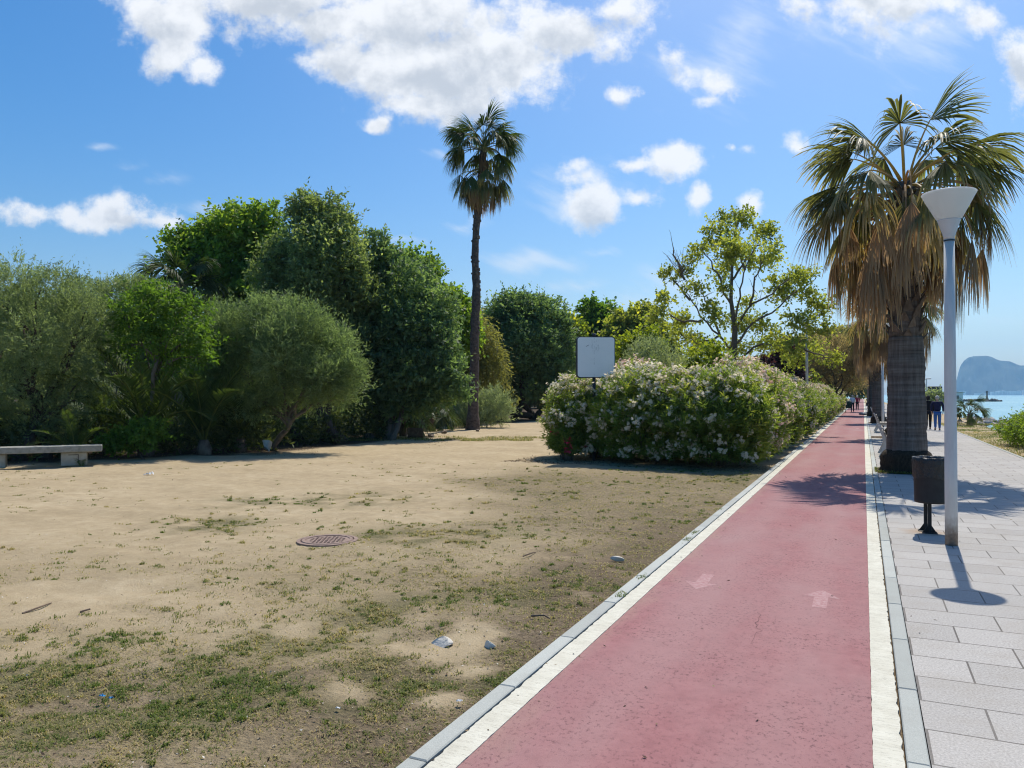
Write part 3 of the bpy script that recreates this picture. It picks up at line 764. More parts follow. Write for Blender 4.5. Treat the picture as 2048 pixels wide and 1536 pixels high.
# ---- manhole cover
mc = G(655, 1076); rr = .31
r = thing('manhole_cover', 'rusty round iron manhole cover set in the sand', 'manhole cover', (mc[0], mc[1], GZ+.02))
zc0 = GZ+.004
mb = MB(); mb.lathe([(rr+.05, -.05), (rr+.05, .012), (rr+.006, .014), (rr+.005, -.02)], (mc[0], mc[1], zc0), 48); mb.build('frame', IRON, r)
mb = MB(); mb.lathe([(0, .010), (rr-.05, .010), (rr-.048, .018), (rr-.012, .018), (rr-.005, .008), (rr-.005, -.04)], (mc[0], mc[1], zc0), 48)
for i in range(-5, 6):
    for j in range(-5, 6):
        x, y = i*.052+(j % 2)*.026, j*.05
        if math.hypot(x, y) < rr-.085: mb.box((mc[0]+x, mc[1]+y, zc0+.015), (.034, .02, .007), rz=rad(45 if (i+j) % 2 else -45), bev=.003)
mb.build('lid', IRON, r)

# ---- stones, logs, small litter
def rock(name, loc, size, seed, mat, label, cat='rock', group=None, rz=0.0, sink=.25):
    rng = np.random.default_rng(seed)
    bm = bmesh.new(); bmesh.ops.create_icosphere(bm, subdivisions=3, radius=1.0)
    V = np.array([v.co[:] for v in bm.verts]); Fc = [[v.index for v in f.verts] for f in bm.faces]; bm.free()
    pl = unit(rng.normal(size=(9, 3))); dd = rng.uniform(.30, .66, 9)
    for p_, d_ in zip(pl, dd):
        ex_ = np.maximum(V@p_-d_, 0); V -= ex_[:, None]*p_*.92
    V += .05*np.stack([fbm(V[:, 0]*2+seed, V[:, 1]*2+V[:, 2]*2), fbm(V[:, 1]*2+seed, V[:, 2]*2+5), fbm(V[:, 2]*2, V[:, 0]*2+seed)], 1)
    V *= np.asarray(size)/2
    c, s = math.cos(rz), math.sin(rz); V[:, :2] = V[:, :2]@np.array([[c, s], [-s, c]])
    V[:, 2] += size[2]*(.5-sink)
    V = V + np.array([loc[0], loc[1], loc[2] if len(loc) > 2 else 0])
    o = mesh(name, V, Fc, mat, origin=(loc[0], loc[1], 0)); o.location = (loc[0], loc[1], 0)
    return tag(o, label, cat, group)
g = G(533, 903); rock('rock', (g[0], g[1], GZ), (.50, .40, .52), 3, STONE, 'pale pointed rock at the foot of the leaning olive trunk', sink=.12)
DARKST = noisy('brown grey stone', (.12, .10, .08), (.25, .21, .17), 6, .95, .8, .03)
STONE2 = noisy('pale sandstone', (.50, .46, .39), (.70, .66, .58), 9, .9, .6, .02)
g = G(880, 1276); rock('stone', (g[0], g[1], GZ), (.22, .15, .13), 5, STONE2, 'small grey stone poking out of bare sand near the kerb', 'stone', sink=.62)
g = G(978, 1280); rock('stone', (g[0], g[1], GZ), (.11, .09, .08), 6, STONE2, 'tiny pale stone lying right of the larger grey stone', 'stone', sink=.5)
g = G(1232, 1113); rock('stone', (g[0], g[1], GZ), (.18, .10, .08), 7, STONE2, 'flat white stone in dry grass near the kerb', 'stone', sink=.5)
for u, v, s, lb in ((735, 876, .6, 'large dark stone half buried under the dark evergreen'), (945+10, 862, .3, 'low stone at the foot of the tall palm'), (888, 866, .4, 'pale stone between the sawn logs and tall palm'), (862, 873, .5, 'flat brown stone right of the sawn logs')):
    g = G(u, v); rock('stone', (g[0], g[1], GZ), (s, s*.7, s*.55), int(u), DARKST, lb, 'stone')
WOOD = noisy('sawn log bark', (.10, .065, .045), (.21, .15, .10), 9, .95, .8, .03)
WOODE = noisy('sawn log end', (.26, .15, .08), (.40, .25, .14), 12, .9, .3, .01)
for u, v, rz, Ln, rr_, lb in ((808, 868, 60, .42, .19, 'short sawn log standing left of the wider log'), (831, 874, 8, .62, .22, 'wide sawn log lying on its side by the sand path')):
    g = G(u, v); r = thing('log', lb, 'log', (g[0], g[1], 0), 'sawn logs by the trees')
    d = np.array([math.cos(YAW+rad(rz)), math.sin(YAW+rad(rz)), 0]); c = np.array([g[0], g[1], rr_*.85+GZ])
    rng = np.random.default_rng(int(u)); mb = MB(); mb.tube([c-d*Ln/2, c-d*Ln*.2, c+d*Ln*.2, c+d*Ln/2], [rr_, rr_*1.03, rr_*.97, rr_], 14, cap=False, jitter=.08, rng=rng); mb.build('bark', WOOD, r, True)
    for s in (-1, 1):
        mb = MB(); mb.tube([c+d*s*Ln*.485, c+d*s*Ln*.499], [rr_*.96, rr_*.95], 14); mb.build('cut_end', WOODE, r)
WHITE = noisy('white litter', (.62, .62, .60), (.78, .78, .76), 20, .8, .5, .01)
BLUE = noisy('blue litter', (.02, .20, .45), (.04, .28, .55), 20, .6, .3, .01)
def scrap(u, v, s, mat, label, seed):
    g = G(u, v); rng = np.random.default_rng(seed); n = 7
    xs = np.linspace(-1, 1, n); V = [(g[0]+a*s+rng.normal()*s*.1, g[1]+b*s*.7+rng.normal()*s*.1, GZ+.02+abs(rng.normal())*s*.35) for a in xs for b in xs]
    Fc = [(i*n+j, i*n+j+1, (i+1)*n+j+1, (i+1)*n+j) for i in range(n-1) for j in range(n-1)]
    o = mesh('litter_scrap', V, Fc, mat, origin=(g[0], g[1], GZ)); o.location = (g[0], g[1], GZ); tag(o, label, 'litter')
scrap(297, 948, .09, WHITE, 'crumpled white paper scrap lying on open sand', 1)
scrap(205, 1387, .016, BLUE, 'bright blue plastic scrap in the dry grass', 2)
scrap(222, 1391, .012, BLUE, 'smaller pale blue plastic scrap beside another in the grass', 4)
scrap(919, 1397, .016, WHITE, 'white crumpled scrap by the bare sand patch near kerb', 3)
scrap(676, 1411, .012, WHITE, 'tiny white scrap on brown soil in the grass', 5)
STICK = noisy('dry stick', (.10, .07, .05), (.20, .15, .11), 20, .9, .4, .005)
for u0, v0, u1, v1, lb in ((45, 1221, 103, 1200, 'long thin dry stick lying on the open sand'), (160, 1218, 180, 1214, 'short dry twig right of the long stick'), (1062, 1226, 1100, 1231, 'curved dry twig lying near the kerb'), (1046, 1108, 1072, 1100, 'pale dry twig among dry grass tufts')):
    a, b = G(u0, v0), G(u1, v1); m_ = (a+b)/2 + np.array([.02, .03, 0]); mb = MB()
    mb.tube([a+(0, 0, GZ+.012), m_+(0, 0, GZ+.022), b+(0, 0, GZ+.012)], [.008, .007, .004], 6); o = mb.build('twig', STICK, origin=(m_[0], m_[1], 0)); o.location = (m_[0], m_[1], 0); tag(o, lb, 'twig')

# ---- cast benches facing the promenade
BENCHW = noisy('grey white cast leg', (.46, .46, .45), (.58, .58, .57), 8, .6, .2, .004)
SLAT = noisy('grey wood slat', (.20, .18, .155), (.33, .30, .26), 9, .85, .4, .006, stretch=(.2, 1, 1))
def park_bench(x, y0, label, L=1.9):
    r = thing('park_bench', label, 'bench', (x, y0, 0), 'benches backing onto the path')
    # side outline: the back is to -X, people sit facing the sea (+X)
    side = [(-.02, 0), (.05, 0), (.16, .20), (.22, .33), (.60, .33), (.63, 0), (.70, 0), (.68, .40), (.24, .42), (.19, .50), (.10, .70), (.03, .86), (-.03, .86), (.04, .66), (.11, .46), (.12, .34), (.07, .20)]
    for k, yy in enumerate((y0+.12, y0+L-.16)):
        mb = MB(); mb.extrude(side, (1, 0, 0), (0, 0, 1), (0, 1, 0), (x, yy, .0), .05); mb.build('leg', BENCHW, r)
    for i, (xx, zz) in enumerate(((.27, .435), (.38, .43), (.49, .43), (.60, .435))):
        mb = MB(); mb.box((x+xx, y0+L/2, zz+.005), (.095, L, .035), bev=.006); mb.build('seat_slat', SLAT, r)
    for i, (xx, zz) in enumerate(((.20, .53), (.155, .64), (.105, .76))):
        mb = MB(); mb.box((x+xx, y0+L/2, zz), (.032, L, .09), bev=.006, M=Matrix.Rotation(rad(-22), 4, 'Y')); mb.build('back_slat', SLAT, r)
    return r
g = G(1757, 914)
PB = park_bench(g[0]+.02, g[1]-.1, 'pale slatted bench with curved cast legs behind the big palm')
for yy, lb in ((38.2, 'second slatted bench behind the big fan palm, farther along the path'), (56.5, 'far slatted bench beside the third palm trunk')):
    copy_tree(PB, (PB.location[0]+.05, yy, 0), label=lb)

# ---- headland across the bay with its town
def headland():
    D = 5200.0
    prof = [(1880, 790.5), (1900, 783), (1908, 772), (1911, 764), (1914, 757), (1917, 745), (1921, 731), (1928, 721), (1937, 714), (1948, 711.5), (1962, 711), (1974, 710.5), (1984, 713), (1992, 717), (2000, 720), (2010, 721), (2020, 721.5), (2030, 726), (2040, 730),
            (2048, 730), (2075, 727), (2110, 735), (2160, 752), (2220, 770), (2290, 784), (2340, 790.5)]
    us = np.array([p[0] for p in prof]); vs = np.array([p[1] for p in prof])
    uu = np.linspace(1880, 2340, 150); hv = np.interp(uu, us, vs)
    nb = 27; V = []
    for j in range(nb):
        s = j/(nb-1)                                   # 0 front foot .. crest .. back foot
        for i, u in enumerate(uu):
            base = P(u, 789, D); top = H+(789-hv[i])/F*D
            q = (s-.5)*2
            depth_off = q*330*(.5+.5*min(1, top/250))
            prof_h = (1-abs(q)**(1.5 if q < 0 else 2.2))
            n = fbm(np.array([u*.05+7]), np.array([s*6.0]), 5)[0]
            z = max(top-0, 0)*prof_h*(1-.30*(n-.3)*min(1, abs(q)*4)) - 3 - 8*(prof_h <= .001)
            sc_ = 1+(depth_off+150*(n-.5)*(abs(q) > .02))/D; V.append(base*np.array([1, 1, 0])*sc_ + np.array([0, 0, H+(z-H)*sc_ if z > H else z]))
    m = len(uu); Fc = np.array([(j*m+i, j*m+i+1, (j+1)*m+i+1, (j+1)*m+i) for j in range(nb-1) for i in range(m-1)])
    t = M('limestone headland'); p = t.pos()
    n = t.noise(p, .012, 6, .6)
    nz = t.n('ShaderNodeSeparateXYZ', {0: t.n('ShaderNodeNewGeometry').outputs['Normal']}).outputs[2]
    c = t.ramp(t.math('ADD', t.math('MULTIPLY', n, .8), t.math('MULTIPLY', nz, -.1)), [(.34, (.02, .03, .02)), (.46, (.06, .07, .05)), (.54, (.18, .165, .15)), (.62, (.42, .39, .36))])
    t.pbr(c, .95, spec=.1)
    o = mesh('headland', np.array(V), Fc, t.m, smooth=True); tag(o, 'steep rocky headland across the bay', 'headland', kind='structure')
headland()
BW = noisy('white render wall', (.62, .60, .56), (.74, .72, .68), .05, .9, .0)
BWIN = noisy('dark window row', (.05, .06, .08), (.09, .10, .12), .3, .3, .0)
def block(u, w, h, d, label, D=4700, stor=4):
    b = P(u, 790.5, D); b[2] = -2.5
    r = thing('apartment_block', label, 'building', b, 'white buildings at the foot of the headland', YAW)
    c, s = math.cos(YAW), math.sin(YAW); R_ = np.array([[c, s, 0], [-s, c, 0], [0, 0, 1]])
    def put(mb, nm, mat):
        V = np.concatenate(mb.V); o = mesh(nm, V, mb.F, mat); o.parent = r; return o
    mb = MB(); mb.box((0, 0, h/2), (w, d, h)); put(mb, 'wall', BW)
    mb = MB(); mb.box((0, 0, h+.6), (w+1, d+1, 1.2)); mb.box((w*.2, 0, h+2.6), (w*.15, d*.4, 3.0)); put(mb, 'roof', BW)
    mb = MB()
    for k in range(stor):
        z = (k+.5)*h/stor
        for q in range(max(3, int(w/9))): mb.box(((q+.5)*w/max(3, int(w/9))-w/2, -d/2-.15, z), (4.5, .5, h/stor*.45))
    put(mb, 'windows', BWIN)
for u, w, h, lb in ((1925, 34, 22, 'white block at the left foot of the headland'), (1962, 70, 10, 'long low white shed on the far shore below the headland'), (1990, 46, 20, 'white waterfront block left of the terrace of blocks'),
                    (2003, 38, 26, 'tall white block second along the far waterfront'), (2016, 60, 22, 'wide white block in the middle of the far waterfront'), (2034, 50, 24, 'white block near the right end of the far waterfront'), (2052, 44, 28, 'tall white block at the frame edge on the far waterfront')):
    block(u, w, h, 20, lb)
# breakwater, beacon
rng = np.random.default_rng(2)
DARKR = noisy('dark sea rock', (.045, .042, .038), (.11, .10, .09), .8, .95, .5, .2)
bw = MB(); a = P(1890, 800, 430); b = P(1993, 800, 430)
for i in range(170):
    q = a*(1-(s := rng.random()))+b*s; q[2] = -2.3; q[:2] += rng.normal(size=2)*2.0
    bw.box(q, rng.uniform(1, 2.6, 3)*np.array([1.2, 1.2, .85]), bev=.3, M=Matrix.Rotation(rng.random()*6, 4, (rng.random(), rng.random(), 1)))
o = bw.build('breakwater', DARKR); tag(o, 'low dark rock breakwater out in the bay', 'breakwater')
q = P(1974, 790, 640)
r = thing('beacon', 'small dark harbour beacon standing in the bay', 'beacon', (q[0], q[1], -2.3))
lathe_part('tower', [(0, -3), (1.3, -3), (1.1, -1.5), (.7, -1.2), (.5, 3.2), (0, 3.2)], (q[0], q[1], 0), DARKR, r, 12)
lathe_part('lantern', [(0, 3.2), (.9, 3.2), (.9, 4.2), (0, 5.0)], (q[0], q[1], 0), DARKR, r, 12)
# shore boulders, one by one
rng = np.random.default_rng(21); SHR = noisy('pale shore stone', (.24, .235, .23), (.42, .41, .40), 3, .95, .8, .05)
k = 0
for i in range(64):
    u = rng.uniform(1908, 2060); v = rng.uniform(826, 851); g = G(u, v, -.3)
    if g[0] < 5.2: continue
    s = rng.uniform(.25, .8)
    rock('boulder', (g[0], g[1], -.35-.1*max(0, g[0]-7)), (s*1.5, s, s*.8), 100+i, SHR if rng.random() > .25 else DARKR, 'grey boulder among many heaped along the sea shore', 'boulder', 'boulders along the shore', rz=rng.random()*6); k += 1
# board on a post and a thin mast far along the promenade
q = P(1870, 800, 95); r = thing('notice_board', 'far dark square board on a post above the walkers', 'notice board', (q[0], q[1], 0))
mb = MB(); mb.tube([(q[0], q[1], -.2), (q[0], q[1], 1.7)], .09, 8); mb.build('post', DKG, r)
mb = MB(); mb.box((q[0], q[1], 2.15), (1.6, .14, 1.15), rz=YAW-rad(20), bev=.04); mb.build('panel', DKG, r)
q = P(1853, 800, 120); r = thing('lamp_mast', 'far thin street light mast right of the palm trunk', 'street light', (q[0], q[1], 0))
mb = MB(); mb.tube([(q[0], q[1], -.2), (q[0], q[1], 2.5), (q[0], q[1], 4.1)], [.12, .1, .08], 8); mb.build('mast', GALV, r)
mb = MB(); mb.tube([(q[0]-.35, q[1], 4.0), (q[0]+.1, q[1], 4.18), (q[0]+.65, q[1], 4.2)], [.05, .1, .12], 8); mb.build('head', GALV, r)
q = P(1873, 790, 300); r = thing('low_building', 'pale low building far beyond the walkers by the shore', 'building', (q[0], q[1], -1))
mb = MB(); mb.box((q[0], q[1], .6), (16, 8, 3.8), rz=YAW); mb.build('wall', BW, r)
mb = MB(); mb.box((q[0], q[1], 2.62), (17, 9, .25), rz=YAW); mb.build('roof', CONC, r)
mb = MB()
for s in (-5.5, -2, 2, 5.5): mb.box((q[0]+CY*s+SY*4.02, q[1]+SY*s-CY*4.02, .7), (1.8, .1, 1.3), rz=YAW)
mb.build('windows', BWIN, r)
# ================================================================== palms
FG = leaf_mat('fan palm green', (.065, .085, .038), (.185, .19, .088), (.50, .375, .22), trans=.5, tcol=(1.6, 1.5, .65), rough=.5, spec=.4, hue_noise=.12)
FD = leaf_mat('fan palm dead', (.25, .18, .11), (.43, .325, .21), (.56, .46, .33), trans=.5, tcol=(1.35, 1.15, .85), rough=.8, spec=.2, hue_noise=.15)
PG = leaf_mat('date palm green', (.028, .055, .018), (.08, .125, .035), (.22, .22, .07), trans=.45, rough=.62, spec=.25, hue_noise=.15)
t = M('palm trunk'); p = t.obj()
z = t.n('ShaderNodeSeparateXYZ', {0: p}).outputs[2]
rg = t.noise(t.scale(p, .8, .8, 16), 1.0, 4, .6); cr = t.noise(t.scale(p, 9, 9, .7), 1.6, 5, .65)
c = t.ramp(t.math('ADD', t.math('MULTIPLY', rg, .5), t.math('MULTIPLY', cr, .5)), [(.36, (.080, .062, .051)), (.52, (.16, .128, .108)), (.66, (.25, .21, .18))])
t.pbr(c, .95, normal=t.bump(t.math('ADD', t.math('MULTIPLY', rg, .8), t.math('MULTIPLY', cr, 1.1)), .8, .035), spec=.12)
PALMB = t.m
BOOT = noisy('old leaf base', (.075, .050, .035), (.24, .185, .14), 7, .95, .7, .02, stretch=(1, 1, .5))

def fan_frond(name, mat, seed, elev, Lp, Lb, nseg=40, half=95, bend=25, grav=.10, fold=.25, v0=.3, tipv=.4, roll=0., tipgrav=.35, pv=.8, pr=.018, ragged=.12, droopd=0.):
    rng = np.random.default_rng(seed); V = []; Fc = []; A = []
    # leaf stalk, a flattened strip that narrows
    n = 9; pts = [np.zeros(3)]; e = rad(elev)
    for i in range(n):
        e2 = e - rad(bend)*((i+1)/n)**1.3
        pts.append(pts[-1] + np.array([math.cos(e2), 0, math.sin(e2)])*Lp/n)
    pts = np.array(pts); d = unit(pts[-1]-pts[-2]); y = np.array([0, math.cos(roll), math.sin(roll)]); nn = unit(np.cross(d, y)); 
    if nn[2] < 0 and abs(elev) < 80 and d[0] > 0: nn = -nn
    mb = MB(); mb.tube(pts, np.linspace(pr*1.9, pr*.8, n+1), 5); v_ = mb.V[0]; V += list(v_); Fc += mb.F; A += [pv]*len(v_)
    g = np.array([0, 0, -1.0]); dphi = rad(2*half)/nseg; K = 6
    d0 = unit(d + g*droopd)
    for s in range(nseg):
        phi = (-half + 2*half*(s+.5)/nseg) + rng.normal()*1.6; ph = rad(phi)
        k = unit(d0*math.cos(ph) + y*math.sin(ph) - nn*fold*abs(math.sin(ph)) + rng.normal(size=3)*.025)
        L = Lb*(.68+.32*math.cos(ph*.9))*(1+rng.normal()*ragged*.5)
        if rng.random() < .04: L *= .6
        pos = pts[-1].copy(); i0 = len(V); tg = tipgrav*rng.uniform(.6, 1.5)
        for i in range(K+1):
            tt = i/K
            w = min(L*tt, L*.5)*math.tan(dphi/2)*1.4*(1 if tt < .55 else max(.07, 1-(tt-.55)/.45)) + .003
            sd = unit(np.cross(k, nn)+1e-6)
            V += [pos - sd*w, pos - nn*w*.45*(1 if s % 2 else .6), pos + sd*w]
            a = v0 + rng.normal()*.03 + tipv*max(0, (tt-.55)/.45)**1.3*rng.uniform(.5, 1.2); A += [a, a-.05, a]
            k = unit(k + g*(grav + (tg if tt > .45 else 0))*(1.0/K)*2.2)
            pos = pos + k*L/K
        for i in range(K):
            b = i0+3*i
            Fc += [(b, b+1, b+4, b+3), (b+1, b+2, b+5, b+4)]
    me = mesh(name, np.array(V), Fc, mat, attrs={'var': np.clip(A, 0, 1)})
    COL.objects.unlink(me)
    return me.data

# each class: variants by pitch
FR = {}
for cls, el, bd, gv, tg, v0 in (('up', 70, 18, .08, .55, .28), ('high', 50, 28, .13, .65, .34), ('mid', 26, 36, .20, .78, .44), ('low', 4, 44, .28, .8, .62), ('hang', -14, 50, .38, .8, .74)):
    FR[cls] = [fan_frond('frond', FG, hash_ + 31*int(el+50), el + (hash_-1)*7, 1.22*(.9+.1*hash_), 1.28, 44, {'up': 66, 'high': 78, 'mid': 82, 'low': 72, 'hang': 60}[cls], bd, gv, {'up': .75, 'high': .7}.get(cls, .55)+.1*hash_, v0 + .06*hash_, {'up': .45, 'high': .5, 'mid': .6, 'low': .75, 'hang': .8}[cls], roll=(hash_-1)*.25, tipgrav=tg, pr=.017) for hash_ in range(3)]
DEAD = [fan_frond('dead_frond', FD, 900+i, el, Lp, Lb, 34, hf, bd, .55, .35, .30+.12*(i % 3), .25, roll=(i-2)*.2, tipgrav=.5, pv=.65, pr=.016, droopd=2.2, ragged=.3)
        for i, (el, Lp, Lb, hf, bd) in enumerate(((14, 1.6, 1.25, 36, 98), (-5, 1.2, 1.4, 28, 80), (28, 2.05, 1.1, 42, 110), (-40, .8, 1.35, 22, 42), (6, 1.8, 1.2, 32, 90)))]

FG2 = leaf_mat('fan palm deep green', (.030, .055, .020), (.085, .125, .040), (.26, .22, .10), trans=.42, tcol=(1.6, 1.55, .6), rough=.5, spec=.35, hue_noise=.12)
FRG = {}
for k_, lst in FR.items():
    FRG[k_] = [d_.copy() for d_ in lst]
    for d_ in FRG[k_]:
        d_.materials.clear(); d_.materials.append(FG2)

def add_fronds(root, items, name):
    for data, z, az, s, r0 in items:
        o = bpy.data.objects.new(name, data); link(o, root)
        o.location = (r0*math.cos(az), r0*math.sin(az), z); o.rotation_euler = (0, 0, az); o.scale = (s, s, s)

def leaf_bases(root, z0, z1, r_of, n, rng, size=.2):
    mb = MB()
    for i in range(n):
        z = z0 + (z1-z0)*i/n; az = i*2.39996 + rng.normal()*.08; r = r_of(z)
        o = np.array([math.cos(az), math.sin(az), 0]); s = np.array([-math.sin(az), math.cos(az), 0]); u = np.array([0, 0, 1.0])
        L = size*rng.uniform(.8, 1.5); w = size*rng.uniform(.45, .65); tl = s*rng.normal()*.12
        c = o*r + u*z
        b = [c - s*w - o*.04, c + s*w - o*.04, c + (u+tl)*L*.55 + s*w*.6 + o*.035, c + (u+tl)*L + s*w*.2 + o*.10, c + (u+tl)*L - s*w*.2 + o*.10, c + (u+tl)*L*.55 - s*w*.6 + o*.035]
        tk = -o*.035
        V = b + [q+tk for q in b]
        Fc = [(0, 1, 2, 5), (5, 2, 3, 4), (6, 11, 8, 7), (11, 10, 9, 8)] + [(i0, i0+6, (i0+1) % 6+6, (i0+1) % 6) for i0 in range(6)]
        mb.add(np.array(V) + np.array(root.location), Fc)
    mb.build('leaf_bases', BOOT, root)

def big_palm(loc, label, seed=4):
    rng = np.random.default_rng(seed); root = thing('fan_palm', label, 'palm tree', loc, 'fan palms lining the promenade')
    x, y, _ = loc; zc = 6.35; zb = 3.0
    mb = MB(); n = 44; zz = np.linspace(-.08, zb, n)
    rr = .35 + .095*np.exp(-zz*.75) + .02*np.sin(zz*6)*.5 + rng.normal(size=n)*.006; rr[:5] += np.array([.06, .06, .055, .045, .02])
    mb.tube(np.stack([x+.02*np.sin(zz), y+0*zz, zz], 1), rr, 40, jitter=.03, rng=rng)
    zz = np.linspace(zb, zc+.1, 16)
    mb.tube(np.stack([x+0*zz, y+0*zz, zz], 1), np.linspace(.33, .20, 16), 24, jitter=.1, rng=rng)
    mb.build('trunk', PALMB, root, True)
    # skirt of fibrous root matting round the foot
    mb = MB(); zz = np.linspace(-.1, .50, 10); mb.tube(np.stack([x+0*zz, y+0*zz, zz], 1), np.array([.55, .55, .545, .54, .535, .53, .525, .51, .48, .40]), 36, jitter=.09, rng=rng)
    mb.build('root_mat', noisy('root matting', (.018, .013, .009), (.075, .055, .035), 26, .98, 1.0, .04, stretch=(1, 1, .4)), root, True)
    leaf_bases(root, zb-.08, zc-.2, lambda z: .36-(z-zb)/(zc-zb)*.12, 120, rng, .19)
    it = []
    # (class, azimuth seen from the path: 0 = towards +X, 90 = along the path, 270 = towards the viewer)
    spec = [('up', 200), ('up', 95), ('up', 320), ('up', 20), ('high', 178), ('high', 262), ('high', 345), ('high', 60), ('high', 120), ('high', 30), ('high', 225),
            ('mid', 160), ('mid', 195), ('mid', 15), ('mid', 350), ('mid', 80), ('mid', 300), ('mid', 130), ('mid', 45), ('mid', 235), ('high', 195), ('high', 300), ('mid', 178),
            ('low', 182), ('low', 212), ('low', 150), ('low', 5), ('low', 335), ('low', 268), ('low', 100), ('low', 60), ('low', 290), ('low', 200), ('low', 165), ('low', 350), ('low', 240),
            ('hang', 240), ('hang', 195), ('hang', 285), ('hang', 325), ('hang', 165), ('hang', 20), ('hang', 70), ('hang', 120)]
    for i, (c, az) in enumerate(spec):
        it.append((FR[c][i % 3], zc + {'up': .12, 'high': .06, 'mid': 0, 'low': -.1, 'hang': -.25}[c] + rng.normal()*.04, rad(az+rng.normal()*6), rng.uniform(.95, 1.14)*(.86 if c == 'up' else 1.0), .10))
    add_fronds(root, it, 'frond')
    it = []
    for i in range(38):
        z = zc - .0 - .9*(i/38) + rng.normal()*.12
        it.append((DEAD[(2, 4, 2, 0, 4, 2, 0)[i % 7] if i < 20 else (0, 1, 4, 3, 1)[i % 5]], z, i*2.39996+rng.normal()*.3, rng.uniform(.75, 1.18), .2))
    add_fronds(root, it, 'dead_frond')
    return root
pb = G(1808, 946)
BP = big_palm((pb[0]+.06, pb[1]+.30, 0), 'big fan palm with thick trunk and dry skirt, nearest the viewer')
px0 = BP.location[0]
for yy, dx, s, rz, lb in ((P(1791, 800, 30.3)[1], P(1791, 800, 30.3)[0]-px0, .80, 70, 'fan palm just behind the nearest one, its trunk half hidden'), (P(1757, 800, 46)[1], P(1757, 800, 46)[0]-px0, .84, 200, 'third fan palm of the row, beside the far lamp post'), (67.5, -.12, .92, 130, 'fourth fan palm of the row along the path'),
                      (84, 0, .95, 310, 'fifth fan palm of the row, partly hidden by nearer skirts'), (104, .1, 1.0, 20, 'sixth fan palm, far down the row'), (130, 0, 1.0, 250, 'farthest fan palm at the end of the row')):
    copy_tree(BP, (px0+dx, yy, 0), rad(rz), s, lb)
# tree pits in the paving with sparse weeds
SOIL = noisy('tree pit soil', (.05, .035, .022), (.15, .11, .07), 12, .98, .9, .03)
for yy, lb in ((BP.location[1], 'square earth tree pit round the nearest fan palm'), (34.2, 'square earth tree pit round the second fan palm'), (51.5, 'square earth tree pit round the third fan palm')):
    xs = np.linspace(-.62, .62, 15); V = [(px0+a, yy+b, .005+.045*fbm(np.array([a*4+9]), np.array([b*4+yy]))[0]*(max(abs(a), abs(b)) < .6)) for a in xs for b in xs]
    Fc = [(i*15+j, (i+1)*15+j, (i+1)*15+j+1, i*15+j+1) for i in range(14) for j in range(14)]
    tag(mesh('tree_pit', V, Fc, SOIL, smooth=True), lb, 'tree pit', kind='structure')

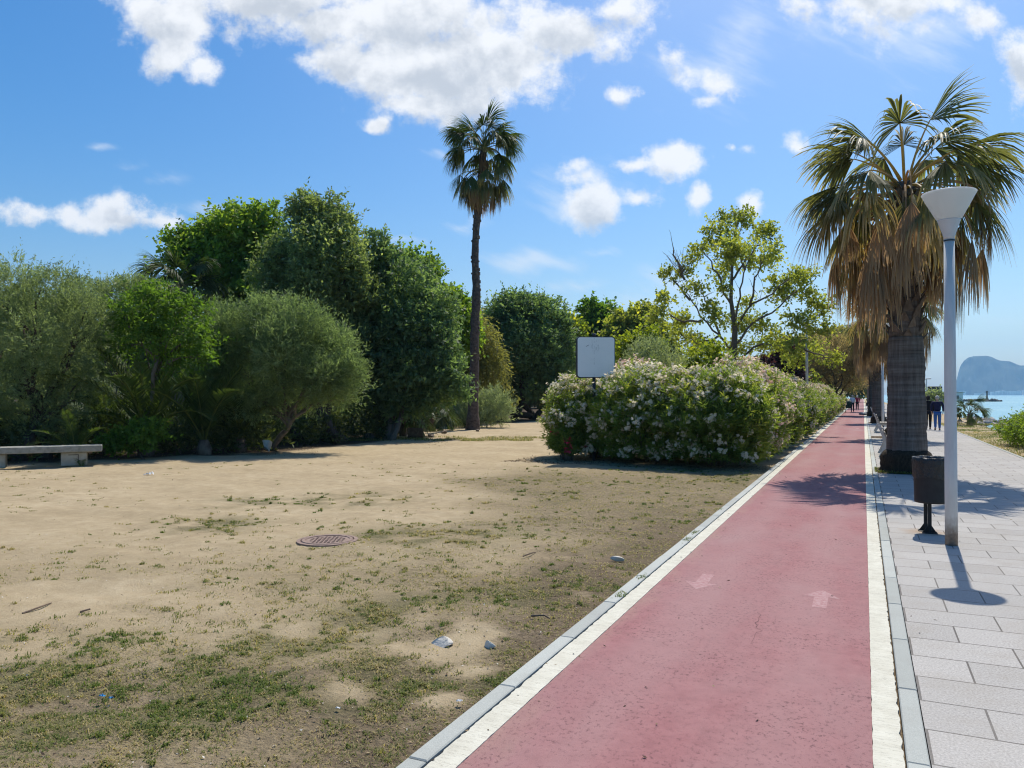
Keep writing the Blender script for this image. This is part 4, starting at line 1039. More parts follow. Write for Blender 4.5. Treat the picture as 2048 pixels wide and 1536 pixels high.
def tall_palm():
    rng = np.random.default_rng(8); g = G(945, 858); D = depth_of(858)
    root = thing('fan_palm', 'very tall slender fan palm standing alone on the sand', 'palm tree', (g[0], g[1], 0)); 
    px = [(945, 862, 16), (946, 850, 14.5), (946, 830, 11.5), (947, 800, 9.8), (949, 740, 9.2), (949, 690, 8.8), (950, 640, 8.8), (953, 600, 8.2), (952, 560, 7.8), (950, 520, 7.2), (951, 480, 6.8), (954, 440, 7), (958, 400, 8), (963, 350, 7), (967, 300, 6.5)]
    pts = np.array([P(u, v, D) for u, v, r in px]); rr = np.array([r*D/F for u, v, r in px])
    q = np.linspace(0, len(px)-1, 70); pts = np.stack([np.interp(q, range(len(px)), pts[:, i]) for i in range(3)], 1); rr = np.interp(q, range(len(px)), rr)
    pts[0, 2] = -.1
    mb = MB(); mb.tube(pts, rr*(1+rng.normal(size=70)*.035), 18, jitter=.07, rng=rng)
    mb.build('trunk', noisy('tall palm trunk', (.06, .045, .038), (.17, .13, .11), 7, .95, 1.0, .05, stretch=(1, 1, 1.3)), root, True)
    mb = MB()
    for i in range(90):
        k = rng.integers(18, 62); az = rng.random()*6.28; o = np.array([math.cos(az), math.sin(az), 0]); c = pts[k]+o*rr[k]*.95
        mb.box(c, (.10, .12, rng.uniform(.08, .2)), rz=az, bev=.02)
    mb.build('leaf_bases', BOOT, root)
    def loc(z): 
        i = int(np.argmin(abs(pts[:, 2]-z))); return pts[i]-np.array(root.location)
    z_top = P(968, 298, D)[2]; z_low = P(964, 345, D)[2]
    def put(data, z, az, s, nm):
        o = bpy.data.objects.new(nm, data); link(o, root); c = loc(z); o.location = (c[0], c[1], z); o.rotation_euler = (0, 0, rad(az)); o.scale = (s,)*3
    for i, (c, az) in enumerate([('up', 190), ('up', 80), ('up', 330), ('up', 260), ('high', 205), ('high', 150), ('high', 20), ('high', 345), ('high', 280), ('high', 100), ('high', 240), ('high', 60), ('mid', 205), ('mid', 185), ('mid', 25), ('mid', 5), ('mid', 120), ('mid', 300), ('mid', 70), ('mid', 255), ('mid', 340),
                                 ('low', 15), ('low', 40), ('low', 110), ('low', 345), ('high', 180), ('high', 310), ('high', 5), ('mid', 225), ('mid', 320), ('mid', 150), ('mid', 280), ('up', 140), ('up', 20), ('low', 190), ('low', 215)]):
        put(FRG[c][i % 3], z_top+rng.normal()*.08, az+rng.normal()*8, 1.0*rng.uniform(.9, 1.05), 'frond')
    for i, (c, az) in enumerate([('low', 200), ('low', 170), ('low', 230), ('low', 265), ('low', 300), ('low', 335), ('low', 10), ('low', 45), ('low', 85), ('low', 130), ('hang', 215), ('hang', 250), ('hang', 285), ('hang', 320), ('hang', 0), ('hang', 40), ('hang', 90), ('hang', 140), ('hang', 180), ('hang', 205)]):
        put(FRG[c][i % 3], z_low+.1+rng.normal()*.12, az+rng.normal()*8, rng.uniform(.85, 1.0), 'frond')
    for i in range(16):
        put(DEAD[(1, 3, 0)[i % 3]], z_low-.15-.3*(i/16), i*137.5, rng.uniform(.65, .85), 'dead_frond')
    for i in range(8):
        put(DEAD[3], z_top-.1, i*45, .6, 'dead_frond')
tall_palm()

def small_palm(name, loc, zc, s, spec, label, tr=.14, seed=1, lab_cat='palm tree', dead=0):
    rng = np.random.default_rng(seed); root = thing(name, label, lab_cat, (loc[0], loc[1], 0))
    zz = np.linspace(-.1, zc, 12); mb = MB(); mb.tube(np.stack([loc[0]+0*zz, loc[1]+0*zz, zz], 1), np.linspace(tr*1.25, tr, 12), 14, jitter=.15, rng=rng); mb.build('trunk', BOOT, root, True)
    add_fronds(root, [(FRG[c][i % 3], zc+rng.normal()*.04, rad(az+rng.normal()*8), s*rng.uniform(.85, 1.1), .03) for i, (c, az) in enumerate(spec)], 'frond')
    if dead: add_fronds(root, [(DEAD[(1, 3)[i % 2]], zc-.1-.1*i/dead, i*2.4, s*.8, .1) for i in range(dead)], 'dead_frond')
    return root
def ring(c, n, a0=0): return [(c, a0+360*i/n) for i in range(n)]
c_ = P(357, 560, 36)
small_palm('fan_palm', c_, P(362, 572, 36)[2], .95, ring('up', 5, 20)+ring('high', 8)+ring('mid', 9, 10)+ring('low', 8, 25), 'fan palm showing above the olive trees by the plane tree', .22, 2, dead=8)
c_ = G(1940, 849)
small_palm('young_fan_palm', c_, .62, .50, ring('up', 6, 30)+ring('high', 7)+ring('mid', 4, 15)+ring('low', 3, 40), 'small young fan palm on the seaside lawn by the shore', .13, 3)
c_ = P(806, 868, 32.5)
small_palm('young_fan_palm', c_, .75, .70, [('mid', 10), ('mid', 320), ('low', 345), ('high', 60), ('high', 200), ('low', 250), ('mid', 150)], 'young fan palm with bright sunlit leaf behind the logs', .13, 5)
c_ = P(862, 858, 38)
small_palm('young_fan_palm', c_, .55, .85, ring('high', 4)+ring('mid', 6, 20)+ring('low', 6, 45), 'low dark fan palm clump between logs and tall palm', .16, 6)
c_ = P(905, 850, 42)
small_palm('young_fan_palm', c_, .4, .8, ring('mid', 5, 20)+ring('low', 6, 45), 'low fan palm clump close left of the tall palm trunk', .16, 7)

# ---- feather palms under the trees
def feather(name, mat, seed, elev, L, bend, lf=.42, n=44, vee=.5, v0=.35):
    rng = np.random.default_rng(seed); m = 14; pts = [np.zeros(3)]
    for i in range(m):
        e = rad(elev) - rad(bend)*((i+1)/m)**1.4
        pts.append(pts[-1]+np.array([math.cos(e), 0, math.sin(e)])*L/m)
    pts = np.array(pts); mb = MB(); mb.tube(pts, np.linspace(.022, .005, m+1), 5, a=.8)
    q = np.linspace(.16, .99, n)*m; pos = np.stack([np.interp(q, range(m+1), pts[:, i]) for i in range(3)], 1)
    tn = unit(np.gradient(pos, axis=0)); y = np.array([0, 1.0, 0]); nn = unit(np.cross(tn, y)); nn[nn[:, 2] < 0] *= -1
    Vs, As = [], []
    for s in (-1, 1):
        ax = unit(tn*.75 + y*s*.8 + nn*vee*.35 + rng.normal(size=(n, 3))*.06)
        ln = lf*np.sin(np.clip(np.linspace(.18, 1.0, n), 0, 1)*math.pi*.93+.12)**.6*rng.uniform(.85, 1.1, n)
        V, Fc, a = leaf_quads(rng, pos, ax, np.maximum(ln, .08), .034, np.clip(v0+rng.normal(size=n)*.1, 0, 1), roll=nn)
        Vs.append(V); As.append(a)
    V = np.concatenate([mb.V[0]]+Vs); k0 = len(mb.V[0]); Fc = mb.F + [(k0+4*i, k0+4*i+1, k0+4*i+2, k0+4*i+3) for i in range(2*n)]
    o = mesh(name, V, Fc, mat, attrs={'var': np.concatenate([mb.A[0]]+As)}); COL.objects.unlink(o); return o.data
FE = [feather('frond', PG, 60+i, el, L, bd, v0=v) for i, (el, L, bd, v) in enumerate(((78, 1.9, 35, .3), (62, 2.1, 60, .4), (45, 2.0, 75, .35), (25, 1.8, 70, .45), (84, 1.5, 18, .5)))]
def date_palm(name, loc, s, spec, label, z=.15, tr=.16, seed=1):
    rng = np.random.default_rng(seed); root = thing(name, label, 'palm', (loc[0], loc[1], 0))
    mb = MB(); mb.tube([(loc[0], loc[1], -.1), (loc[0], loc[1], z*.5), (loc[0], loc[1], z+.1)], [tr*1.2, tr, tr*.6], 10, jitter=.2, rng=rng); mb.build('trunk', BOOT, root, True)
    add_fronds(root, [(FE[k], z+rng.normal()*.03, rad(az), s*rng.uniform(.9, 1.1), .03) for k, az in spec], 'frond')
c_ = P(152, 905, 19.6); date_palm('date_palm', c_, .62, [(0, 20), (4, 190), (0, 300), (1, 0), (1, 200), (2, 170), (2, 340), (1, 260), (3, 210), (3, 330), (2, 260)], 'young feather palm growing just behind the stone bench', seed=1)
c_ = P(292, 890, 22.3); date_palm('date_palm', c_, 1.5, [(0, 10), (0, 200), (4, 300), (1, 195), (1, 350), (1, 240), (1, 300), (2, 180), (2, 0), (2, 270), (0, 250)], 'large feather palm arching under the bright green tree', .5, .2, 2)
c_ = P(408, 895, 22.6); date_palm('date_palm', c_, 1.25, [(4, 20), (4, 200), (0, 300), (0, 180), (0, 10), (4, 270), (1, 200), (1, 340), (1, 270), (4, 90)], 'feather palm clump of upright stalks left of the leaning olive', .3, .2, 3)
c_ = P(215, 900, 23.0); date_palm('date_palm', c_, 1.1, [(0, 10), (1, 200), (4, 300), (1, 350), (1, 240), (1, 300), (2, 180), (2, 0), (2, 270), (0, 250)], 'feather palm in deep shade between bench and bright tree', .3, .2, 4)
c_ = P(480, 890, 24.0); date_palm('date_palm', c_, 1.0, [(0, 10), (1, 200), (4, 300), (1, 350), (1, 240), (1, 300), (2, 180), (2, 0), (2, 270)], 'feather palm in shade close behind the leaning olive trunk', .3, .2, 5)
# ================================================================== trees and shrubs
OLIVE = leaf_mat('olive leaf', (0.097, 0.130, 0.065), (0.227, 0.283, 0.138), (0.438, 0.486, 0.308), trans=0.50, tcol=(1.62, 1.68, 0.90), rough=.6, spec=.25)
OLIVE2 = leaf_mat('fine olive leaf', (.085, .128, .060), (.195, .262, .130), (.34, .41, .235), trans=0.50, tcol=(1.62, 1.68, 0.84), rough=.6, spec=.25)
DARK = leaf_mat('dark evergreen leaf', (0.067, 0.106, 0.052), (0.165, 0.233, 0.112), (0.399, 0.488, 0.267), trans=0.45, tcol=(2.28, 2.10, 0.84), rough=.55, spec=.3)
DARK2 = leaf_mat('glossy dark leaf', (0.054, 0.105, 0.060), (0.143, 0.229, 0.118), (0.367, 0.482, 0.275), trans=0.45, tcol=(2.28, 2.10, 0.84), rough=.55, spec=.3)
BRIGHT = leaf_mat('bright green leaf', (0.058, 0.121, 0.018), (0.115, 0.213, 0.035), (0.207, 0.310, 0.058), trans=0.50, tcol=(1.79, 1.72, 0.66), rough=.55)
YEL = leaf_mat('yellow green leaf', (0.107, 0.164, 0.029), (0.244, 0.306, 0.045), (0.570, 0.543, 0.057), trans=0.55, tcol=(1.80, 1.68, 0.54), rough=.55)
PLANE = leaf_mat('plane leaf', (0.118, 0.159, 0.048), (0.286, 0.335, 0.092), (0.620, 0.604, 0.084), trans=0.55, tcol=(1.80, 1.68, 0.60), rough=.6)
PLANE2 = leaf_mat('plane leaf green', (0.082, 0.155, 0.032), (0.182, 0.292, 0.055), (0.401, 0.456, 0.082), trans=0.55, tcol=(1.88, 1.75, 0.62), rough=.55)
BROWN = leaf_mat('feathery brown leaf', (0.145, 0.130, 0.073), (0.324, 0.268, 0.145), (0.518, 0.421, 0.227), trans=0.50, tcol=(1.56, 1.44, 0.90), rough=.8)
MUTED = leaf_mat('drooping muted leaf', (0.106, 0.121, 0.049), (0.227, 0.235, 0.097), (0.373, 0.356, 0.145), trans=0.50, tcol=(2.28, 2.10, 0.84), rough=.65)
PURPLE = leaf_mat('dark purple leaf', (.03, .017, .02), (.07, .036, .04), (.12, .065, .055), trans=.3, tcol=(1.6, .9, .8), rough=.6)
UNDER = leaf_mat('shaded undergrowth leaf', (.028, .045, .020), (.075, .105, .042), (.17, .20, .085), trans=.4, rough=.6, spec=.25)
SILVER = leaf_mat('silvery leaf', (0.119, 0.164, 0.127), (0.238, 0.305, 0.223), (0.402, 0.461, 0.342), trans=0.45, tcol=(2.09, 1.93, 0.77), rough=.65)
OLEA = leaf_mat('oleander leaf', (.055, .112, .028), (.148, .225, .055), (.38, .38, .10), trans=0.55, tcol=(1.88, 1.75, 0.69), rough=.5, spec=.35)
PITT = leaf_mat('shiny shrub leaf', (0.049, 0.099, 0.021), (0.134, 0.210, 0.037), (0.280, 0.327, 0.064), trans=0.50, tcol=(2.28, 2.10, 0.84), rough=.5, spec=.35)
FLW = leaf_mat('white blossom', (.74, .66, .50), (.86, .80, .66), (.90, .87, .76), trans=.5, tcol=(1.05, 1.0, .92), rough=.7, hue_noise=.05)
FLP = leaf_mat('pale pink blossom', (.74, .54, .46), (.86, .74, .62), (.90, .85, .74), trans=.5, tcol=(1.05, .95, .9), rough=.7, hue_noise=.05)
FLR = leaf_mat('red blossom', (.50, .02, .05), (.62, .04, .09), (.70, .12, .16), trans=.35, tcol=(1.05, .9, .9), rough=.7, hue_noise=.05)

def tr(*a, **k): return tree(*a, **k)
fine = dict(per_m2=52, n=9, slen=.30, L=.105, W=.024, spread=.62, up=.45, k=9, fr=(.26, .44), jit=.4)
# far left olive
tr('olive_tree', 'broad silvery olive tree over the stone bench', 'tree', G(62, 916), ell_px(21.5, [(80, 655, 140, 112), (-70, 690, 130, 150), (150, 700, 78, 105), (30, 780, 150, 70), (20, 590, 90, 62), (150, 640, 70, 70), (60, 845, 110, 40), (-60, 840, 110, 50), (150, 800, 60, 60)]), OLIVE, BARK, 11, trunk_r=.2, fork=.42, stems=2, stem_spread=.35, **fine)
tr('olive_tree', 'grey olive tree farther back behind the bright green tree', 'tree', P(235, 860, 33), ell_px(33, [(240, 610, 95, 58), (170, 640, 85, 70), (300, 640, 60, 70)]), OLIVE, BARK, 12, trunk_r=.2, fork=.4, **{**fine, 'L': .15, 'W': .036, 'per_m2': 34})
# front olive with the leaning trunk
b = G(541, 897); bb = np.array([b[0], b[1], 0])
tr('olive_tree', 'rounded fine leaved olive with a pale leaning trunk', 'tree', bb, ell_px(23.6, [(465, 668, 62, 50, .3), (535, 640, 46, 36), (604, 655, 56, 46, -.3), (655, 712, 54, 50, .2), (700, 752, 34, 42, -.2), (560, 716, 74, 54, -.6), (478, 742, 70, 50, .2), (606, 780, 84, 34, -.2), (424, 725, 40, 58, .6), (520, 806, 66, 30, .2), (672, 792, 44, 22), (440, 820, 50, 44, .8), (410, 770, 40, 60, 1.0), (560, 680, 40, 34, -.9), (640, 750, 40, 34, -.8)], .9), OLIVE2, BARKP, 13, trunk_r=.10,
   lean=P(582, 838, 23.9), **{**fine, 'per_m2': 105, 'L': .125, 'W': .027, 'up': .7, 'slen': .40, 'jit': .34, 'k': 7, 'fr': (.28, .50), 'inset': (.5, 1.06), 'cull': .5})
# bright pinnate tree with thin trunk
pin = dict(per_m2=22, n=13, slen=.42, L=.15, W=.052, spread=.95, up=.05, k=8, droop=.28, fr=(.3, .5), inset=(.3, 1.05), cull=.4)
tr('ash_like_tree', 'slim young tree with bright green compound leaves', 'tree', G(287, 908), ell_px(21.8, [(300, 592, 46, 24), (245, 615, 40, 20), (270, 650, 60, 24), (365, 620, 50, 26), (390, 670, 46, 22), (310, 680, 56, 20), (335, 640, 40, 24), (405, 710, 32, 16), (240, 690, 40, 18), (350, 715, 36, 15)]), BRIGHT, BARKP, 14, trunk_r=.07, fork=.8, **pin)
# plane tree at the back, yellowing
med = dict(per_m2=22, n=8, slen=.45, L=.22, W=.16, spread=.95, up=.2, k=9, fr=(.26, .42), jit=.5)
tr('plane_tree', 'tall yellowing plane tree behind the dark evergreens', 'tree', P(455, 850, 39), ell_px(39, [(450, 520, 105, 90), (395, 500, 55, 42), (520, 478, 58, 62), (480, 600, 90, 70), (440, 460, 40, 28)]), PLANE2, BARK, 15, trunk_r=.25, fork=.5, **med)
# dark evergreens
dk = dict(per_m2=34, n=9, slen=.36, L=.17, W=.075, spread=.85, up=.45, k=13, fr=(.20, .36), jit=.4)
tr('evergreen_tree', 'tallest dark evergreen tree with two pointed tops', 'tree', G(655, 882), ell_px(29.5, [(630, 545, 92, 118), (612, 440, 40, 46), (655, 455, 50, 60), (690, 560, 62, 100), (570, 590, 66, 85), (640, 700, 110, 95), (560, 530, 40, 60)]), DARK, BARK, 16, trunk_r=.2, fork=.32, stems=3, stem_spread=.5, **dk)
tr('evergreen_tree', 'dark evergreen with pale trunks behind the sawn logs', 'tree', G(764, 878), ell_px(31, [(800, 610, 76, 95), (757, 525, 34, 52), (830, 720, 88, 95), (760, 700, 80, 100), (885, 760, 48, 66), (720, 610, 50, 80), (862, 640, 46, 70), (810, 800, 90, 34), (730, 790, 50, 40)]), DARK2, BARKP, 17, trunk_r=.13, fork=.35, stems=3, stem_spread=.18, **{**dk, 'L': .19, 'W': .085})
tr('broadleaf_tree', 'bright green treetop showing above the dark evergreen', 'tree', P(845, 855, 43), ell_px(43, [(848, 560, 36, 42), (818, 530, 32, 28), (790, 570, 40, 50), (900, 625, 40, 46), (870, 600, 40, 40), (915, 680, 40, 60)]), PLANE2, BARK, 18, trunk_r=.22, fork=.4, **{**med, 'per_m2': 26})
tr('pepper_tree', 'drooping brownish green tree right behind the tall palm', 'tree', P(958, 850, 46), ell_px(46, [(962, 690, 36, 52), (932, 655, 48, 44), (975, 735, 28, 48), (905, 700, 40, 60), (940, 760, 40, 50)]), MUTED, BARK, 19, trunk_r=.2, fork=.5, per_m2=32, n=9, slen=.6, L=.2, W=.06, spread=.5, up=-.5, k=8, droop=.7, fr=(.3, .45))
# round dark tree beyond the sand path
tr('evergreen_tree', 'rounded dark evergreen on several stems beyond the path', 'tree', G(1062, 837), ell_px(54, [(1055, 690, 84, 92), (1010, 650, 46, 56), (1108, 735, 42, 68), (1062, 765, 84, 42), (1040, 620, 50, 34), (1090, 650, 46, 48), (1000, 730, 40, 66)]), DARK2, BARK, 20, trunk_r=.24, fork=.25, stems=4, stem_spread=.9, **{**dk, 'L': .25, 'W': .12, 'per_m2': 22, 'slen': .5})
tr('broadleaf_tree', 'yellow green tree peeping out behind the round dark evergreen', 'tree', P(1140, 840, 62), ell_px(62, [(1140, 700, 30, 62), (1150, 760, 30, 50), (1120, 660, 26, 26)]), YEL, BARK, 21, trunk_r=.2, **{**med, 'L': .28, 'W': .2, 'per_m2': 16})
far = {**med, 'L': .36, 'W': .26, 'slen': .6, 'per_m2': 11, 'k': 11}
tr('broadleaf_tree', 'fresh green far tree above the blank sign', 'tree', P(1195, 820, 74), ell_px(74, [(1195, 650, 48, 46), (1165, 690, 36, 40), (1225, 690, 50, 48), (1185, 740, 60, 50)]), BRIGHT, BARK, 22, trunk_r=.3, **far)
tr('broadleaf_tree', 'yellowing far tree between sign and open plane tree', 'tree', P(1275, 820, 70), ell_px(70, [(1262, 665, 44, 40), (1300, 690, 46, 40), (1240, 700, 40, 46), (1290, 640, 30, 24), (1330, 720, 40, 40)]), PLANE, BARK, 23, trunk_r=.3, **far)
# small yellow and silver bushes over the hedge
sh = dict(per_m2=42, n=8, slen=.28, L=.13, W=.085, spread=.95, up=.3, k=9, trunk_r=.06, fork=.3)
tr('golden_shrub', 'bright yellow green shrub rising right of the sign', 'shrub', P(1268, 790, 27), ell_px(27, [(1270, 700, 22, 30), (1255, 730, 24, 34), (1305, 705, 30, 36), (1250, 690, 14, 16), (1290, 675, 20, 16)]), YEL, BARK, 24, **sh)
tr('golden_shrub', 'bright yellow green shrub left of the open plane trunk', 'shrub', P(1412, 800, 26), ell_px(26, [(1405, 720, 36, 28), (1435, 740, 30, 26), (1390, 750, 34, 24), (1410, 770, 50, 30)]), YEL, BARK, 25, **sh)
tr('silver_olive', 'grey green olive bush behind the oleander blossom', 'shrub', P(1300, 790, 25.5), ell_px(25.5, [(1302, 715, 40, 34), (1275, 735, 34, 28), (1340, 738, 30, 24), (1305, 770, 60, 30)]), SILVER, BARK, 26, trunk_r=.06, **{k: v for k, v in fine.items() if k != 'per_m2'}, per_m2=70)
tr('purple_shrub', 'dark purple leaved shrub behind the hedge near the thin pole', 'shrub', P(1560, 815, 42), ell_px(42, [(1568, 715, 26, 32), (1545, 740, 30, 30), (1585, 750, 26, 34)]), PURPLE, BARK, 27, **{**sh, 'L': .2, 'W': .12, 'per_m2': 26})
tr('tamarisk', 'feathery brown tamarisk leaning over the far path', 'tree', P(1655, 815, 63), ell_px(63, [(1660, 705, 42, 44), (1695, 725, 26, 44), (1635, 735, 30, 34), (1672, 750, 36, 36), (1708, 755, 14, 26)]), BROWN, BARK, 28, trunk_r=.2, per_m2=20, n=9, slen=.7, L=.22, W=.05, spread=.6, up=.1, k=10)
tr('broadleaf_tree', 'dull green tree at the far end behind the tamarisk', 'tree', P(1650, 805, 95), ell_px(95, [(1650, 690, 44, 30), (1610, 710, 50, 36), (1690, 700, 40, 36), (1640, 750, 70, 40)]), MUTED, BARK, 29, trunk_r=.3, **{**far, 'per_m2': 7, 'L': .45, 'W': .3})
tr('evergreen_tree', 'dark tree closing the far end of the cycle path', 'tree', P(1706, 800, 170), ell_px(170, [(1700, 772, 24, 22), (1675, 765, 30, 30), (1722, 778, 14, 14), (1712, 760, 26, 22)]), DARK, BARK, 30, trunk_r=.3, **{**far, 'per_m2': 4, 'L': .7, 'W': .5, 'slen': 1.0})
# trees filling in behind
back = {**far, 'per_m2': 9, 'k': 10}
for i, (u, v, D, ru, rv, m, lb) in enumerate(((40, 700, 46, 120, 120, DARK, 'dark tree deep behind the left olive'), (250, 720, 48, 120, 100, DARK, 'dark tree deep behind the slim bright tree'), (400, 740, 50, 110, 120, DARK2, 'dark tree deep behind the feather palms'), (560, 740, 52, 110, 120, DARK, 'dark tree deep behind the front olive'),
                                  (700, 740, 55, 110, 120, DARK2, 'dark tree deep behind the tallest evergreen'), (860, 750, 60, 90, 90, DARK, 'dark tree deep behind the logs'), (970, 770, 80, 60, 60, MUTED, 'distant tree seen left of the round evergreen'), (1010, 770, 95, 90, 50, MUTED, 'distant hedge tree seen through the round evergreen stems'),
                                  (1130, 775, 100, 90, 50, BRIGHT, 'distant green tree low behind the round evergreen'), (1560, 760, 62, 70, 50, PLANE, 'low yellowing tree behind the purple shrub'), (1350, 770, 60, 90, 46, MUTED, 'low dull tree behind the oleander tops'), (1480, 775, 66, 90, 44, PLANE2, 'low green tree behind the open plane trunk'))):
    tr('background_tree', lb, 'tree', P(u, 840, D), ell_px(D, [(u, v, ru*.8, rv*.8), (u-ru*.4, v+rv*.3, ru*.6, rv*.6), (u+ru*.45, v+rv*.3, ru*.6, rv*.6)]), m, BARK, 200+i, trunk_r=.25, **back)

# open crowned plane tree
D = 31.5
lumps = [(1480, 440, 44, 22), (1440, 470, 38, 24), (1530, 470, 30, 24), (1400, 492, 24, 16), (1490, 492, 56, 24), (1448, 535, 36, 18), (1545, 505, 20, 22), (1385, 515, 12, 10), (1510, 520, 36, 20),
         (1340, 552, 24, 16), (1330, 602, 32, 18), (1398, 575, 26, 14), (1370, 640, 34, 14), (1310, 636, 22, 12), (1392, 684, 28, 16), (1370, 540, 14, 10), (1418, 610, 16, 12), (1355, 668, 26, 12),
         (1575, 560, 36, 18), (1608, 545, 26, 24), (1632, 610, 24, 30), (1560, 588, 30, 13), (1598, 640, 36, 18), (1640, 660, 20, 16), (1540, 682, 42, 17), (1490, 640, 40, 16), (1432, 632, 30, 12), (1420, 694, 26, 14), (1500, 600, 20, 9), (1580, 690, 36, 16), (1478, 690, 34, 14), (1660, 715, 26, 9), (1455, 575, 12, 7), (1530, 655, 26, 12), (1612, 590, 20, 14), (1625, 700, 30, 13), (1590, 720, 26, 14)]
rng = np.random.default_rng(33); ee = []
for (u, v, a, b_) in lumps:
    c, r = ell_px(D + rng.normal()*1.6, [(u, v, a, b_)])[0]; ee.append((c, r))
gb = P(1463, 880, D); gb[2] = 0
root = thing('plane_tree', 'open crowned plane tree with yellowing leaves above the hedge', 'tree', gb)
sub = []
for c, r in ee:
    sub.append((c, r*.62))
    for i in range(5):
        d = unit(rng.normal(size=3)); sub.append((c+d*r*.72, r*rng.uniform(.34, .55)))
foliage_mesh('crown', rng, sub, PLANE, root, 23, 7, .30, .125, .095, .1, .95, (.05, 1.15), .12, .1, .6, varmix=.45)
mb = MB(); tp = lambda u, v, dd=0: P(u, v, D+dd)
main = np.array([gb-np.array([0, 0, .1]), tp(1463, 790), tp(1466, 720), tp(1470, 660), tp(1462, 600), tp(1464, 540), tp(1470, 480), tp(1476, 440)])
mb.tube(main, [.20, .16, .135, .11, .075, .055, .035, .016], 12, jitter=.1, rng=rng)
lim = [[(1467, 700), (1440, 672), (1405, 640), (1380, 600), (1372, 575)], [(1405, 640), (1370, 645), (1335, 630), (1318, 610)], [(1470, 660), (1475, 600), (1490, 540), (1510, 490)], [(1470, 655), (1500, 610), (1540, 590), (1575, 560), (1605, 545)],
       [(1470, 690), (1500, 650), (1555, 620), (1600, 580), (1630, 560)], [(1470, 720), (1520, 690), (1580, 690), (1640, 665)], [(1440, 672), (1400, 690), (1360, 668)], [(1463, 610), (1440, 560), (1420, 520), (1402, 495)], [(1464, 560), (1490, 520), (1530, 480)],
       [(1380, 600), (1355, 570), (1340, 552)], [(1370, 560), (1350, 510), (1345, 490)], [(1500, 610), (1510, 560), (1530, 510)], [(1465, 740), (1430, 720), (1400, 700)], [(1600, 580), (1625, 600), (1640, 640)], [(1490, 540), (1478, 490), (1480, 450)], [(1440, 672), (1420, 620), (1400, 580)], [(1580, 690), (1625, 705), (1665, 716)]]
for L_ in lim:
    dd = rng.normal()*1.0; q = np.array([tp(u, v, dd*i/len(L_)) for i, (u, v) in enumerate(L_)])
    s = np.linspace(0, len(L_)-1, 12); q = np.stack([np.interp(s, range(len(L_)), q[:, i]) for i in range(3)], 1); q[1:] += rng.normal(size=(11, 3))*.035
    mb.tube(q, np.linspace(.052, .014, 12), 7)
    for i in range(7):
        k = rng.integers(4, 12); e = q[k] + unit(rng.normal(size=3)+np.array([0, 0, .5]))*rng.uniform(.3, .7)
        p_, r_ = limb(rng, q[k], e, .013, .004, .03, 5, .08); mb.tube(p_, r_, 4)
for i in range(26):   # bare twigs on the side of the crown
    a = tp(1372-rng.random()*10, 540+rng.random()*15); e = tp(rng.uniform(1322, 1385), rng.uniform(492, 530), np.clip(rng.normal(), -1, 1)*.4)
    p_, r_ = limb(rng, a, e, .010, .003, .03, 6, .05); mb.tube(p_, r_, 4)
mb.build('trunk', noisy('plane bark', (.09, .07, .052), (.20, .165, .125), 4, .9, .5, .02), root, True)

